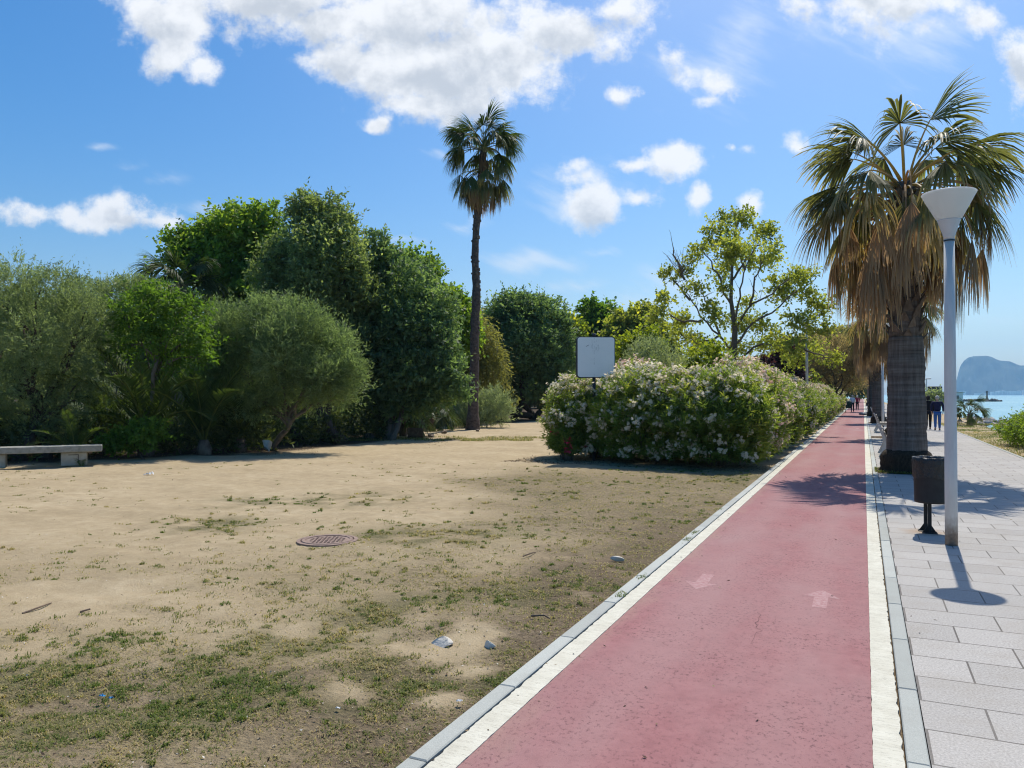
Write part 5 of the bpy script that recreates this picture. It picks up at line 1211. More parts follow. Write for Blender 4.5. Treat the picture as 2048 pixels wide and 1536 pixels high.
# ---- oleanders
def oleander_meshes(seed, rx, ry, h, nspr=2600, flw=220, flat=False):
    """long leaves on upright canes, blossom at the tips; built about the origin"""
    rng = np.random.default_rng(seed)
    # canes radiate from the foot; the shoots sit through a dome shaped volume, most near its skin
    d = unit(rng.normal(size=(nspr, 3))); d[:, 2] = np.abs(d[:, 2])**.8
    rr = rng.uniform(.80, 1.03, nspr)*(1+.2*rng.random(nspr)*(rng.random(nspr) < .10)); inner = rng.random(nspr) < .15; rr[inner] = rng.uniform(.4, .8, inner.sum())
    bump = .84 + .34*fbm(np.arctan2(d[:, 1], d[:, 0])*1.6+seed*3.1+10, d[:, 2]*3.2+seed, 3)
    low = rng.random(nspr) < .42                      # skirts that reach the ground
    dd = d.copy(); dd[low, 2] *= .35
    sup = (np.abs(dd[:, 0])**2.6+np.abs(dd[:, 1])**2.6+np.abs(dd[:, 2])**2.6)**(1/2.6)
    p = dd/sup[:, None]*np.array([rx, ry, h*.62])*(rr*bump)[:, None]; p[:, 2] += h*.36
    lowp = rng.random(nspr) < .30; p[lowp, 2] = rng.uniform(.15, h*.5, lowp.sum()); f = .86+.14*np.clip(p[lowp, 2]/(h*.5), 0, 1); p[lowp, :2] = unit(d[lowp, :2])*np.array([rx, ry])*(f*rr[lowp]*bump[lowp])[:, None]
    p[:, 2] = np.maximum(p[:, 2], .12)
    out = unit(np.concatenate([p[:, :2]/np.array([rx, ry])**2, ((p[:, 2]-h*.35)/(h*.6)**2)[:, None]], 1))
    ax = unit(out*.8 + np.array([0, 0, .8]) + rng.normal(size=p.shape)*.28)
    tone = np.clip(.28+.55*fbm(p[:, 0]*1.2+seed, p[:, 2]*1.5+p[:, 1]*1.1, 3)+rng.normal(size=nspr)*.12, 0, 1)
    V, Fc, var = sprigs(rng, p - ax*.12, ax, 15, .30, .155, .026, .72, tone)
    var = np.clip(var*.75 + np.repeat(np.tile(np.linspace(-.1, .38, 15), nspr), 4), 0, 1)   # tip leaves yellower: young growth plus sunlit brightness put into their colour
    # blossom trusses: five petalled flowers in small heads
    keep = (rng.random(nspr) < flw/nspr*2.2*(.65+1.5*sstep(h*.62, h*.92, p[:, 2]))) & (~inner)
    q = p[keep] + ax[keep]*.17; a = ax[keep]; w = out[keep]; m = len(q)
    nf = 14; C = np.repeat(q, nf, 0) + rng.normal(size=(m*nf, 3))*.055; N = unit(np.repeat(unit(w+a*.5), nf, 0)+rng.normal(size=(m*nf, 3))*.55)
    t1 = unit(np.cross(N, rng.normal(size=N.shape))); t2 = np.cross(N, t1)
    hv = np.repeat(rng.random(m), nf); FV, FA = [], []
    for k in range(5):
        an = 2*math.pi*k/5; ray_ = t1*math.cos(an)+t2*math.sin(an)
        v_, _, av = leaf_quads(rng, C+ray_*.004, ray_+N*.25, .040*rng.uniform(.85, 1.2, len(C)), .037, np.clip(hv*.6+.4*rng.random(len(C)), 0, 1), roll=N)
        FV.append(v_); FA.append(av)
    FV = np.concatenate(FV); FA = np.concatenate(FA)
    mb = MB()
    for i in range(16):
        an = rng.random()*6.28; e = np.array([math.cos(an)*rx*rng.uniform(.4, .9), math.sin(an)*ry*rng.uniform(.4, .9), h*rng.uniform(.55, .95)])
        p_, r_ = limb(rng, np.array([math.cos(an)*.15, math.sin(an)*.15, -.05]), e, .022, .008, .05, 7, .06); mb.tube(p_, r_, 5)
    return (V, Fc, var), (FV, np.arange(len(FV)).reshape(-1, 4), FA), mb
def oleander(loc, seed, rx, ry, h, label, flw=220, nspr=2600, fm=None, group='oleanders of the long hedge'):
    r = thing('oleander', label, 'oleander', (loc[0], loc[1], 0), group); o_ = np.array([loc[0], loc[1], 0])
    (V, Fc, a), (FV, FF, FA), mb = oleander_meshes(seed, rx, ry, h, nspr, flw)
    mesh('foliage', V+o_, Fc, OLEA, r, attrs={'var': a}); mesh('blossom', FV+o_, FF, fm or FLW, r, attrs={'var': FA})
    mb.V = [v+o_ for v in mb.V]; mb.build('stems', BARKP, r, True); return r
OL = []
OL.append(oleander((-6.75, 20.5), 1, 1.3, 1.25, 2.05, 'white oleander at the sandy corner of the hedge, behind the sign', 300, 3600))
OL.append(oleander((-5.0, 19.75), 2, 1.35, 1.3, 2.28, 'widest white oleander in the middle of the hedge front', 330, 4200, FLW))
OL.append(oleander((-3.32, 19.35), 3, 1.2, 1.25, 2.26, 'yellow tipped oleander at the kerb corner of the hedge', 190, 3800, FLW))
OL.append(oleander((-5.9, 22.0), 4, 1.3, 1.2, 2.42, 'oleander with pink white tops behind the hedge front', 330, 2600, FLP))
OL.append(oleander((-3.05, 21.9), 5, 1.0, 1.4, 2.46, 'taller pink flowered oleander on the path side of the hedge', 300, 3200, FLP))
labs = ['third oleander along the path from the hedge corner', 'fourth oleander along the path, pale blossom on its top', 'fifth oleander along the path, before the thin grey pole', 'oleander along the path next to the thin grey pole', 'seventh oleander along the path from the hedge corner', 'eighth oleander along the path, below the brown tamarisk']
yy = 24.4
for i, lb in enumerate(labs):
    copy_tree(OL[(4, 2, 4, 1, 4, 2)[i]], (-3.0-.05*i, yy, 0), rad(180*(i % 2)+12*i), (.92, .98, (.95, .98, .96, .92, .95, .93)[i]), lb); yy += 2.6
for i in range(17):
    copy_tree(OL[(4, 2)[i % 2]], (-3.15, yy, 0), rad(180*(i % 2)+20*i), (.95, 1.05, .9), 'oleander far along the path, run together with its neighbours', 'far oleanders run together'); yy += 2.9
oleander((G(1122, 919)[0]+.05, G(1122, 919)[1]+.35), 9, .34, .34, .82, 'small red flowered oleander at the sandy hedge corner', 12, 420, FLR, None)
# ---- bushes
bs = dict(per_m2=70, n=8, slen=.2, L=.085, W=.045, spread=.9, up=.4, k=12, trunk_r=.04, fork=.3)
tr('shrub', 'silvery feathery bush at the foot of the tall palm', 'shrub', P(975, 852, 41), ell_px(41, [(975, 815, 36, 36), (945, 820, 40, 30), (1000, 825, 20, 26), (960, 840, 44, 18)]), SILVER, BARK, 41, per_m2=44, n=9, slen=.4, L=.2, W=.03, spread=.5, up=.9, k=8, trunk_r=.05)
tr('shrub', 'leafy dark green bush at the foot of the slim bright tree', 'shrub', P(290, 908, 20.8), ell_px(20.8, [(278, 878, 34, 26), (300, 868, 30, 26), (230, 890, 26, 18), (255, 886, 30, 20)]), BRIGHT, BARK, 42, **{**bs, 'L': .11, 'W': .06, 'per_m2': 55})
tr('shrub', 'rounded glossy shrub nearest on the seaside lawn', 'shrub', (5.6, 26.6, 0), [(np.array([5.6, 26.4, .55]), np.array([1.15, 1.5, .62])), (np.array([6.6, 26.2, .55]), np.array([1.3, 1.4, .66])), (np.array([5.3, 27.4, .45]), np.array([.9, .9, .5]))], PITT, BARK, 43, **bs)
tr('shrub', 'glossy green shrub on the lawn beside the small fan palm', 'shrub', (5.7, 30.2, 0), [(np.array([5.5, 30.2, .55]), np.array([1.1, 1.4, .62])), (np.array([6.7, 30.4, .6]), np.array([1.3, 1.5, .66])), (np.array([5.1, 31.4, .5]), np.array([.8, .9, .55]))], PITT, BARK, 44, **bs)
tr('shrub', 'low green shrub farther right on the lawn', 'shrub', (8.0, 29.0, 0), [(np.array([8.0, 29.0, .5]), np.array([1.4, 1.8, .62])), (np.array([8.4, 27.0, .5]), np.array([1.2, 1.4, .6]))], PITT, BARK, 45, **{**bs, 'per_m2': 45})
tr('shrub', 'low scrubby bush far off behind the walkers', 'shrub', P(1868, 803, 80), ell_px(80, [(1860, 797, 16, 10), (1880, 798, 18, 9)]), SILVER, BARK, 46, **{**bs, 'L': .25, 'W': .12, 'per_m2': 14, 'slen': .5})

# ---- undergrowth below the trees
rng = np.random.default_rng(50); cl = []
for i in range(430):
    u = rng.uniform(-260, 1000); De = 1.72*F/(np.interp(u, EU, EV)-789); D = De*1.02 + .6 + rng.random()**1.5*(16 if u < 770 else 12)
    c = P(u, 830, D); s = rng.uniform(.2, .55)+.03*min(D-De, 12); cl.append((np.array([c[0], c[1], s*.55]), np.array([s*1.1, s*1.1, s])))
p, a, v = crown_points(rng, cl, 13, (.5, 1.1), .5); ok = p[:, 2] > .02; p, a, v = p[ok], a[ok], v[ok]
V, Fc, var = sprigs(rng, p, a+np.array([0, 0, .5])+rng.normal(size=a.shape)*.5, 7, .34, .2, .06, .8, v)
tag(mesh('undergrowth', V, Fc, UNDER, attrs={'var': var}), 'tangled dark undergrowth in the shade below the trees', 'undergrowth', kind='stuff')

# ---- grass, weeds and fallen leaves
GRASS = leaf_mat('grass blade', (.10, .15, .03), (.20, .205, .075), (.44, .36, .20), trans=.4, tcol=(1.4, 1.4, .6), rough=.7, spec=.2, hue_noise=.0)
def blades(rng, x, y, z, L, W, lean, var):
    n = len(x); az = rng.random(n)*2*math.pi; d = np.stack([np.cos(az), np.sin(az), np.zeros(n)], 1)
    side = np.stack([-np.sin(az), np.cos(az), np.zeros(n)], 1); b = np.stack([x, y, z], 1); L = L[:, None]; W = np.broadcast_to(W, (n,))[:, None]; le = lean[:, None]
    m = b + d*L*.28*le + np.array([0, 0, 1])*L*.62*(1-.3*le); e = b + d*L*(.25+.75*le)*.9 + np.array([0, 0, 1])*L*(1-.75*le)
    V = np.stack([b-side*W, b+side*W, m+side*W*.8, e, m-side*W*.8], 1).reshape(-1, 3); i = np.arange(n)[:, None]*5
    return V, i, np.repeat(var, 5)
def ground_z(x, y):
    g, dry, soil = masks(x, y)
    return GZ + (fbm(x*1.7, y*1.7, 4)-.5)*.075*sstep(-2.0, -2.8, x) + (fbm(x*7, y*7, 2)-.5)*.02 - soil*.012
def scatter(seed, n, pick):
    rng = np.random.default_rng(seed); D = 2.6*np.exp(rng.random(n)*math.log(26/2.6)); a = rng.uniform(-.72, .72, n)*D
    x = CY*a-SY*D; y = CY*D+SY*a; ok = (x < -2.02) & ~((y > 18.3) & (x > -8.2) & (y < 90)); x, y, D = x[ok], y[ok], D[ok]
    p = pick(x, y, D); k = rng.random(len(x)) < p; return rng, x[k], y[k], D[k]
Vs, Fs, As, n0 = [], [], [], 0
def put(V, i, a, quad=True):
    global n0
    Vs.append(V); As.append(a); i = i + n0
    Fs.extend([i+np.array([0, 1, 2, 4]), i+np.array([4, 2, 3, 3])]) ; n0 += len(V)
tuft_n = lambda x, y: fbm(x*6+3, y*6, 3)
# green and half dry grass, in tufts
def pk(x, y, D):
    g, dry, soil = masks(x, y); return np.clip(g*1.1*sstep(.40, .60, tuft_n(x, y))+.03*dry, 0, 1)*np.clip(D/6, .5, 1.0)
rng, tx, ty, D = scatter(71, 62000, pk)
mB = rng.integers(8, 30, len(tx)); n = int(mB.sum()); R_ = np.repeat(rng.uniform(.012, .045, len(tx))*(1+.03*D), mB); an = rng.random(n)*6.283; rr_ = np.sqrt(rng.random(n))*R_
x = np.repeat(tx, mB)+np.cos(an)*rr_; y = np.repeat(ty, mB)+np.sin(an)*rr_; D = np.repeat(D, mB); tl = np.repeat(rng.uniform(.014, .046, len(tx)), mB)
tv = np.repeat(np.clip(.44+rng.normal(size=len(tx))*.22+(fbm(tx*1.4, ty*1.4, 2)-.5)*1.1, .02, .95), mB)
put(*blades(rng, x, y, ground_z(x, y)-.004, tl*rng.uniform(.6, 1.3, n)*(1+.4*sstep(5, 14, D)), .0018+.0003*D, rng.uniform(.4, 1.25, n), np.clip(tv+rng.normal(size=n)*.13, 0, 1)))
# straw coloured thatch
def pk(x, y, D):
    g, dry, soil = masks(x, y); return np.clip((dry*.85+soil*.35)*sstep(.34, .60, tuft_n(x+5, y)), 0, 1)*np.clip(D/7, .4, 1)
rng, x, y, D = scatter(72, 300000, pk)
L = rng.uniform(.015, .045, len(x)); put(*blades(rng, x, y, ground_z(x, y)-.004, L, .0015+.00028*D, rng.uniform(.75, 1.3, len(x)), np.clip(.78+rng.normal(size=len(x))*.17, 0, 1)))
def pk(x, y, D):
    g, dry, soil = masks(x, y); return np.clip((dry*.42+g*.45+soil*.2)*sstep(.40, .60, fbm(x*7+3, y*7, 3))*sstep(.34, .56, fbm(x*1.7+50, y*1.7, 3)), 0, 1)*(D < 7.2)
rng, x, y, D = scatter(74, 640000, pk)
L = rng.uniform(.010, .034, len(x)); put(*blades(rng, x, y, ground_z(x, y)-.003, L, .0016+.0002*D, rng.uniform(.6, 1.35, len(x)), np.clip(.66+(fbm(x*1.8+7, y*1.8, 3)-.5)*1.7+rng.normal(size=len(x))*.18, .02, 1)))
# odd tufts out on the sand
rng = np.random.default_rng(73); nT = 1500; D = 4.0*np.exp(rng.random(nT)*math.log(20/4.0)); a = rng.uniform(-.68, .5, nT)*D; tx = CY*a-SY*D; ty = CY*D+SY*a
ok = (tx < -2.4) & ~((ty > 18) & (tx > -8.4)) & (fbm(tx*.5+30, ty*.5, 3) > .44); tx, ty, D = tx[ok], ty[ok], D[ok]
mB = rng.integers(4, 24, len(tx)); x = np.repeat(tx, mB)+rng.normal(size=mB.sum())*np.repeat(rng.uniform(.015, .06, len(tx)), mB); y = np.repeat(ty, mB)+rng.normal(size=mB.sum())*.03; D = np.repeat(D, mB)
tv = np.repeat(rng.uniform(.3, .95, len(tx)), mB)
put(*blades(rng, x, y, ground_z(x, y)-.004, rng.uniform(.012, .045, len(x)), .002+.0003*D, rng.uniform(.3, 1.1, len(x)), np.clip(tv+rng.normal(size=len(x))*.15, 0, 1)))
# weeds in the kerb joint and tree pit, lawn fringe by the promenade
wx, wy = [], []
for u, v, k in ((1243, 1192, 60), (1390, 1067, 70), (1372, 1082, 30), (1283, 1157, 50), (1377, 1079, 30), (1440, 1020, 30)):
    g = G(u, v); wx.append(g[0]+rng.normal(size=k)*.02); wy.append(g[1]+rng.normal(size=k)*.06)
x = np.concatenate(wx); y = np.concatenate(wy); put(*blades(rng, x, y, np.full(len(x), .002), rng.uniform(.02, .05, len(x)), .0035, rng.uniform(.3, 1.1, len(x)), rng.uniform(.05, .5, len(x))))
ex_, ey_ = BP.location[0], BP.location[1]
an = rng.random(1500)*6.28; r_ = rng.uniform(.5, .63, 1500); x = ex_+np.clip(np.cos(an)*r_*1.25, -.62, .62); y = ey_+np.clip(np.sin(an)*r_*1.25, -.62, .62)
put(*blades(rng, x, y, np.full(1500, .01), rng.uniform(.02, .10, 1500), .005, rng.uniform(.2, 1., 1500), rng.uniform(.15, .7, 1500)))
n = 42000; x = rng.uniform(3.98, 8.5, n); y = 18+rng.random(n)**1.2*36; k = fbm(x*1.3, y*1.3, 3) > .38; x, y = x[k], y[k]
put(*blades(rng, x, y, np.full(len(x), GZ+.0), rng.uniform(.03, .08, len(x)), .007, rng.uniform(.3, 1., len(x)), np.clip(.5+(fbm(x*.8, y*.8, 3)-.5)*2+rng.normal(size=len(x))*.12, 0, 1)))
# rough verge at the foot of trees and hedge
n = 26000; u = rng.uniform(-60, 1120, n); v = 872+rng.random(n)**.7*34*np.clip((760-u)/600, .25, 1); a_ = [(u_-1024)/F for u_ in ()]
Dv = np.array([depth_of(q) for q in np.linspace(850, 920, 71)]); Dd = np.interp(v, np.linspace(850, 920, 71), Dv); la = (u-1024)/F*Dd; x = CY*la-SY*Dd; y = CY*Dd+SY*la
k = fbm(x*.9, y*.9, 3) > .47; x, y, Dd = x[k], y[k], Dd[k]
put(*blades(rng, x, y, np.full(len(x), GZ), rng.uniform(.03, .14, len(x)), .008, rng.uniform(.3, 1.1, len(x)), np.clip(.62+rng.normal(size=len(x))*.22, 0, 1)))
FF = np.concatenate([f for f in Fs]); 
quads = FF[FF[:, 2] != FF[:, 3]]; tris = FF[FF[:, 2] == FF[:, 3]][:, :3]
VV = np.concatenate(Vs); AA = np.concatenate(As)
me = bpy.data.meshes.new('grass'); me.vertices.add(len(VV)); me.vertices.foreach_set('co', VV.astype(np.float32).ravel())
me.loops.add(quads.size+tris.size); me.loops.foreach_set('vertex_index', np.concatenate([quads.ravel(), tris.ravel()]).astype(np.int32))
me.polygons.add(len(quads)+len(tris)); me.polygons.foreach_set('loop_start', np.concatenate([np.arange(len(quads))*4, len(quads)*4+np.arange(len(tris))*3]).astype(np.int32))
me.update(calc_edges=True); at = me.attributes.new('var', 'FLOAT', 'POINT'); at.data.foreach_set('value', AA.astype(np.float32)); me.materials.append(GRASS)
o = bpy.data.objects.new('grass', me); link(o); tag(o, 'patchy half dry grass and weeds over the sandy ground', 'grass', kind='stuff')
# dead leaves and crumbs
rng = np.random.default_rng(80); xs, ys = [], []
def soil_pick(n, f):
    rng_, x, y, D = scatter(81, n, f); xs.append(x); ys.append(y)
soil_pick(60000, lambda x, y, D: np.clip(masks(x, y)[2]*.5+.02, 0, 1)*np.clip(D/8, .2, 1)*.5)
n = 5200; xs.append(rng.uniform(-8.6, -2.05, n)); ys.append(18.1+np.abs(rng.normal(size=n))*1.1)
n = 6000; u = rng.uniform(-40, 900, n); v = np.where(u < 640, 905, 885)-rng.random(n)*22+rng.normal(size=n)*4; Dd = np.interp(v, np.linspace(850, 930, 81), np.array([depth_of(q) for q in np.linspace(850, 930, 81)])); la = (u-1024)/F*Dd; xs.append(CY*la-SY*Dd); ys.append(CY*Dd+SY*la)
n = 240; q_ = rng.random(n)**2; xs.append(np.where(rng.random(n) < .6, -1.86+q_*1.6, .2+q_*3.4)); ys.append(2.5+rng.random(n)**1.6*30)
x = np.concatenate(xs); y = np.concatenate(ys); n = len(x); pos = np.stack([x, y, np.where(x < -2.0, ground_z(x, y), 0)+.006], 1)
ax = rng.normal(size=(n, 3)); ax[:, 2] *= .25; Dq = CY*y-SY*x
V, Fc, a = leaf_quads(rng, pos, ax, rng.uniform(.012, .03, n)*(1+.06*Dq), rng.uniform(.006, .013, n)*(1+.06*Dq), rng.random(n), roll=np.array([0, 0, 1.0])+rng.normal(size=(n, 3))*.3)
LIT = leaf_mat('dead leaf litter', (.045, .03, .02), (.13, .085, .05), (.33, .25, .15), trans=.1, rough=.9, hue_noise=0)
tag(mesh('leaf_litter', V, Fc, LIT, attrs={'var': a}), 'dead leaves and crumbs scattered on the dry ground', 'leaf litter', kind='stuff')
# white crumbs of stone
rng, x, y, D = scatter(85, 9000, lambda x, y, D: np.full(len(x), .35)*np.clip(D/6, .3, 1)); n = len(x)
V, Fc, a = leaf_quads(rng, np.stack([x, y, ground_z(x, y)+.003], 1), rng.normal(size=(n, 3))*np.array([1, 1, .3]), rng.uniform(.008, .022, n), rng.uniform(.006, .016, n), rng.random(n), roll=np.array([0, 0, 1.0])+rng.normal(size=(n, 3))*.3)
PEB = leaf_mat('small pebbles', (.18, .15, .11), (.36, .31, .24), (.58, .55, .48), trans=.0, rough=.9, hue_noise=0)
V[:, 2] += np.tile([0, .005, .002, .006], n)
tag(mesh('gravel', V, Fc, PEB, attrs={'var': a}), 'loose small pebbles lying on the sandy ground', 'gravel', kind='stuff')
# ================================================================== people
SKIN = noisy('skin', (.42, .25, .18), (.50, .31, .23), 9, .55, .05, .001)
def cloth(name, c, k=1.3): return noisy(name, c, tuple(min(1, x*k) for x in c), 14, .9, .4, .006)
def skinned(name, V, E, R, mat, parent, sub=2, root_i=0):
    me = bpy.data.meshes.new(name); me.from_pydata([tuple(v) for v in V], E, []); me.update()
    o = bpy.data.objects.new(name, me); link(o)
    m = o.modifiers.new('skin', 'SKIN'); m.use_smooth_shade = True
    lay = me.skin_vertices[0].data if me.skin_vertices else None
    if lay is None:
        bm = bmesh.new(); bm.from_mesh(me); bm.verts.layers.skin.verify(); bm.to_mesh(me); bm.free(); lay = me.skin_vertices[0].data
    for i, r in enumerate(R):
        lay[i].radius = (r, r) if not hasattr(r, '__len__') else r; lay[i].use_root = (i == root_i)
    s = o.modifiers.new('sub', 'SUBSURF'); s.levels = sub; s.render_levels = sub
    dg = bpy.context.evaluated_depsgraph_get(); ev = o.evaluated_get(dg)
    nm = bpy.data.meshes.new_from_object(ev, depsgraph=dg)
    bpy.data.objects.remove(o); bpy.data.meshes.remove(me)
    nm.name = name; nm.materials.clear(); nm.materials.append(mat); nm.polygons.foreach_set('use_smooth', np.ones(len(nm.polygons), dtype=bool))
    q = bpy.data.objects.new(name, nm); link(q, parent); return q

def person(loc, hgt, face, label, top, trous, hair_c, shoe=(.03, .03, .035), step=.16, arm=((-.10, .10), (.10, .10)), lean=.03, coat=0.0, hair_len=.0, wide=1.0, group=None):
    """face: heading in radians (0 = +Y). The figure walks that way; built about its own feet."""
    root = thing('person', label, 'person', loc, group, rz=-face)
    k = hgt/1.72
    S = lambda x, y, z: (x*k, y*k, z*k)
    J = {}; V, E, R = [], [], []
    def j(n, p, r, par=None):
        J[n] = len(V); V.append(S(*p)); R.append((r[0]*k, r[1]*k) if hasattr(r, '__len__') else r*k)
        if par: E.append((J[par], J[n]))
    ln = lean
    j('pelvis', (0, 0, .92), (.15*wide, .10)); j('waist', (0, ln*.4, 1.08), (.135*wide, .095), 'pelvis'); j('chest', (0, ln*.8, 1.28), (.155*wide, .11), 'waist'); j('neckb', (0, ln, 1.44), .06, 'chest'); j('neck', (0, ln+.01, 1.50), .052, 'neckb')
    j('skull', (0, ln+.02, 1.585), (.072, .085), 'neck'); j('crown', (0, ln+.015, 1.665), (.060, .075), 'skull'); 
    for s, nm in ((-1, 'l'), (1, 'r')):
        fx, fz = arm[0] if s < 0 else arm[1]
        j(nm+'sh', (s*.185*wide, ln*.9, 1.40), .055, 'chest'); j(nm+'el', (s*.235*wide, ln+fx*.3, 1.13), .042, nm+'sh'); j(nm+'wr', (s*.225*wide, ln+fx+.02, .90+fz), .028, nm+'el'); j(nm+'pa', (s*.218*wide, ln+fx*1.15+.03, .835+fz), (.018, .036), nm+'wr')
        hx, hy, hz = s*.218*wide, ln+fx*1.2+.03, .80+fz
        for q in range(4): j(f'{nm}f{q}', (hx-s*.004, hy+.03-.02*q, hz-.05+.008*abs(q-1.4)), .008, nm+'pa'); j(f'{nm}g{q}', (hx-s*.014, hy+.038-.02*q, hz-.085+.010*abs(q-1.4)), .007, f'{nm}f{q}')
        j(nm+'th', (hx-s*.012, hy+.055, hz+.0), .009, nm+'pa'); j(nm+'ti', (hx-s*.02, hy+.068, hz-.03), .008, nm+'th')
        st = step*s
        j(nm+'hip', (s*.09, 0, .87), .085, 'pelvis'); j(nm+'kn', (s*.095, st*.55+.03, .49), .062, nm+'hip'); j(nm+'an', (s*.095, st, .085 if st > 0 else .12), .040, nm+'kn'); j(nm+'toe', (s*.105, st+.13, .035 if st > 0 else .03), .032, nm+'an')
    slim = {'pelvis', 'waist', 'chest', 'neckb', 'lsh', 'rsh', 'lhip', 'rhip'}; inv = {v_: k_ for k_, v_ in J.items()}
    skinned('body', V, E, [(np.array(r)*np.ones(2)*(.78 if inv[i] in slim else 1)).tolist() for i, r in enumerate(R)], SKIN, root, 1)
    def sub(names, grow, mat, nm, extra=None):
        idx = [J[n] for n in names]; mp = {a: i for i, a in enumerate(idx)}
        v = [V[a] for a in idx]; e = [(mp[a], mp[b]) for a, b in E if a in mp and b in mp]
        r = [(np.array(R[a])*np.ones(2) + grow*k).tolist() for a in idx]
        if extra: v, e, r = extra(v, e, r, mp)
        return skinned(nm, v, e, r, mat, root, 1)
    def hem(v, e, r, mp):
        if coat:
            i = mp[J['pelvis']]; v.append(S(0, 0, .92-coat)); e.append((i, len(v)-1)); r.append([.18*k*wide, .13*k])
        return v, e, r
    sub(['pelvis', 'lhip', 'lkn', 'lan', 'rhip', 'rkn', 'ran'], .016, trous, 'trousers')
    sub(['pelvis', 'waist', 'chest', 'neckb', 'lsh', 'lel', 'lwr', 'rsh', 'rel', 'rwr'], .018, top, 'jacket', hem)
    for nm in ('l', 'r'): sub([nm+'an', nm+'toe'], .014, cloth('shoe leather', shoe), 'shoe')
    # hair cap, slightly proud of the skull, open at the face
    bm = bmesh.new(); bmesh.ops.create_icosphere(bm, subdivisions=3, radius=1.0)
    c = np.array([0, ln+.005, 1.625]); hv = np.array([v.co[:] for v in bm.verts]); Fc = [[v.index for v in f.verts] for f in bm.faces]; bm.free()
    hv = hv*np.array([.092, .108, .112]); lowm = hv[:, 2] < -.02; hv[:, 2] = np.where(lowm, np.maximum(hv[:, 2]-hair_len*(hv[:, 1] < .02), -.07-hair_len), hv[:, 2]); hv[:, 1] = np.where(hv[:, 1] > .045, .045+(hv[:, 1]-.045)*.4*(hv[:, 2] > .03), hv[:, 1])
    hv += .006*np.random.default_rng(1).normal(size=hv.shape)
    o = mesh('hair', (hv+c)*k, Fc, cloth('hair', hair_c, 1.6), None, True); o.parent = root
    # face: nose, eyes, mouth and ears
    fm = MB()
    fm.tube(np.array([[0, ln+.10, 1.60], [0, ln+.125, 1.575], [0, ln+.105, 1.565]])*k, np.array([.008, .014, .010])*k, 6)
    for s in (-1, 1): fm.tube(np.array([[s*.074, ln+.01, 1.60], [s*.088, ln+.0, 1.585], [s*.078, ln+.01, 1.555]])*k, np.array([.010, .014, .008])*k, 6)
    V_ = np.concatenate(fm.V); o = mesh('face', V_, fm.F, SKIN, None, True); o.parent = root
    return root
NAVY = cloth('navy cloth', (.012, .014, .045)); JEAN = cloth('blue jeans', (.045, .12, .32)); BLK = cloth('black cloth', (.010, .010, .012)); BEI = cloth('beige cloth', (.36, .30, .25)); RED_ = cloth('dark red cloth', (.16, .012, .03)); WHT = cloth('white cloth', (.55, .58, .64)); GRN = cloth('dark green cloth', (.02, .045, .035))
g = G(1875, 861); person((g[0], g[1], .0), 1.66, rad(2), 'walker in navy jacket and blue jeans with short grey hair', NAVY, JEAN, (.32, .31, .29), step=.10, arm=((.02, .04), (.04, .03)), wide=1.12)
g = G(1857, 859); person((g[0], g[1], .0), 1.66, rad(-3), 'dark haired walker in black beside the one in jeans', BLK, BLK, (.020, .016, .013), step=.15, hair_len=.05, arm=((.14, .2), (.05, .02)))
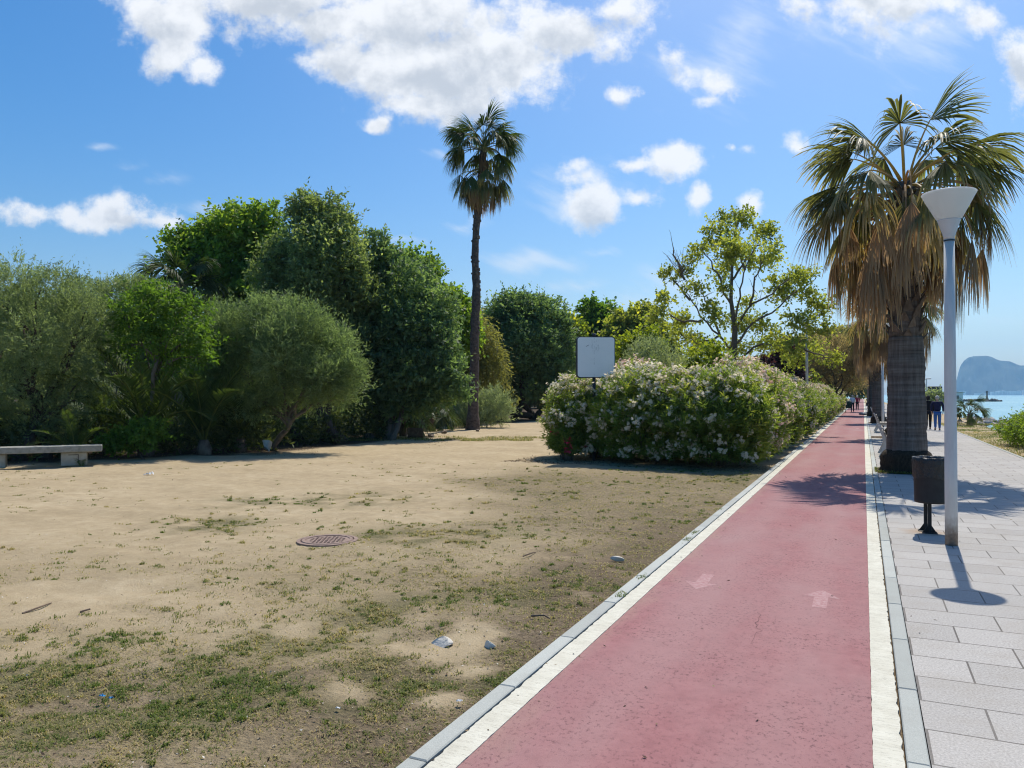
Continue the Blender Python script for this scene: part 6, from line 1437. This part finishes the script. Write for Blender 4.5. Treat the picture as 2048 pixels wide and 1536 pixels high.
# pale bag slung on the arm of the walker in black
c = np.array([g[0]-.26, g[1]-.05, 0]); r = thing('shoulder_bag', 'pale beige bag hanging beside the walker in black', 'bag', (c[0], c[1], .9))
mb = MB(); mb.lathe([(0, .78), (.10, .79), (.135, .86), (.13, .98), (.10, 1.05), (.03, 1.06), (0, 1.06)], (c[0], c[1], 0), 16); mb.build('pouch', BEI, r, True)
mb = MB(); mb.tube([c+(0, -.05, 1.04), c+(.03, -.04, 1.2), c+(.10, .0, 1.36), c+(.13, .05, 1.3), c+(.06, .06, 1.04)], .014, 6); mb.build('strap', BEI, r, True)
g = G(1705, 824); person((g[0], g[1], 0), 1.66, 0, 'far walker in white top and dark trousers on the red path', WHT, BLK, (.35, .34, .34), step=.12)
g = G(1714.5, 820.5); person((g[0], g[1], 0), 1.62, 0, 'far walker in a dark red coat on the red path', RED_, BLK, (.4, .4, .4), step=.08, coat=.22, wide=1.15)
# pushchair beside them
g = G(1697, 825); r = thing('pushchair', 'dark pushchair rolling beside the far walkers', 'pushchair', (g[0], g[1], 0))
x, y = g[0], g[1]; mb = MB(); mb.extrude([(-.28, .42), (.25, .40), (.34, .62), (.10, .66), (-.20, .95), (-.36, .92), (-.40, .60)], (0, 1, 0), (0, 0, 1), (1, 0, 0), (x-.2, y, 0), .40); mb.build('seat', GRN, r)
mb = MB(); mb.lathe([(.34, 0), (.33, .12), (.26, .25), (.14, .33), (0, .36)], (x, y-.05, .78), 16); mb.build('hood', GRN, r, True)
for s in (-1, 1):
    mb = MB(); mb.tube([(x+s*.23, y+.36, .1), (x+s*.22, y, .45), (x+s*.22, y-.45, 1.02)], .018, 6); mb.tube([(x+s*.23, y-.32, .12), (x+s*.22, y+.1, .55)], .018, 6); mb.build('frame', BLACK, r)
    for yy_ in (.36, -.32):
        mb = MB(); tt = np.linspace(0, 2*math.pi, 17); mb.tube(np.stack([np.full(17, x+s*.25), y+yy_+.11*np.cos(tt), .13+.11*np.sin(tt)], 1), .022, 6, cap=False); mb.tube([(x+s*.23, y+yy_, .13), (x+s*.27, y+yy_, .13)], .04, 8); mb.build('wheel', BLACK, r)
mb = MB(); mb.tube([(x-.22, y-.45, 1.02), (x+.22, y-.45, 1.02)], .02, 6); mb.build('handle', BLACK, r)
# crumpled pale bundle left at the path edge
g = G(1727, 832); rng = np.random.default_rng(6)
rock('bundle', (g[0], g[1], 0), (.75, .5, .36), 66, cloth('pale cloth', (.42, .42, .42)), 'pale crumpled bundle lying at the far path edge', 'bundle', sink=.05)

# ================================================================== air
t = M('sea haze'); v = t.n('ShaderNodeVolumePrincipled', {'Color': (.44, .69, .97, 1), 'Density': 1.15e-4, 'Anisotropy': 0.0})
t.link(v.outputs[0], t.out.inputs[1])
mb = MB(); mb.box((2500, 4100, 200), (15000, 9000, 600)); o = mb.build('haze', t.m); tag(o, 'pale sea haze filling the air to the headland', 'haze', kind='stuff')
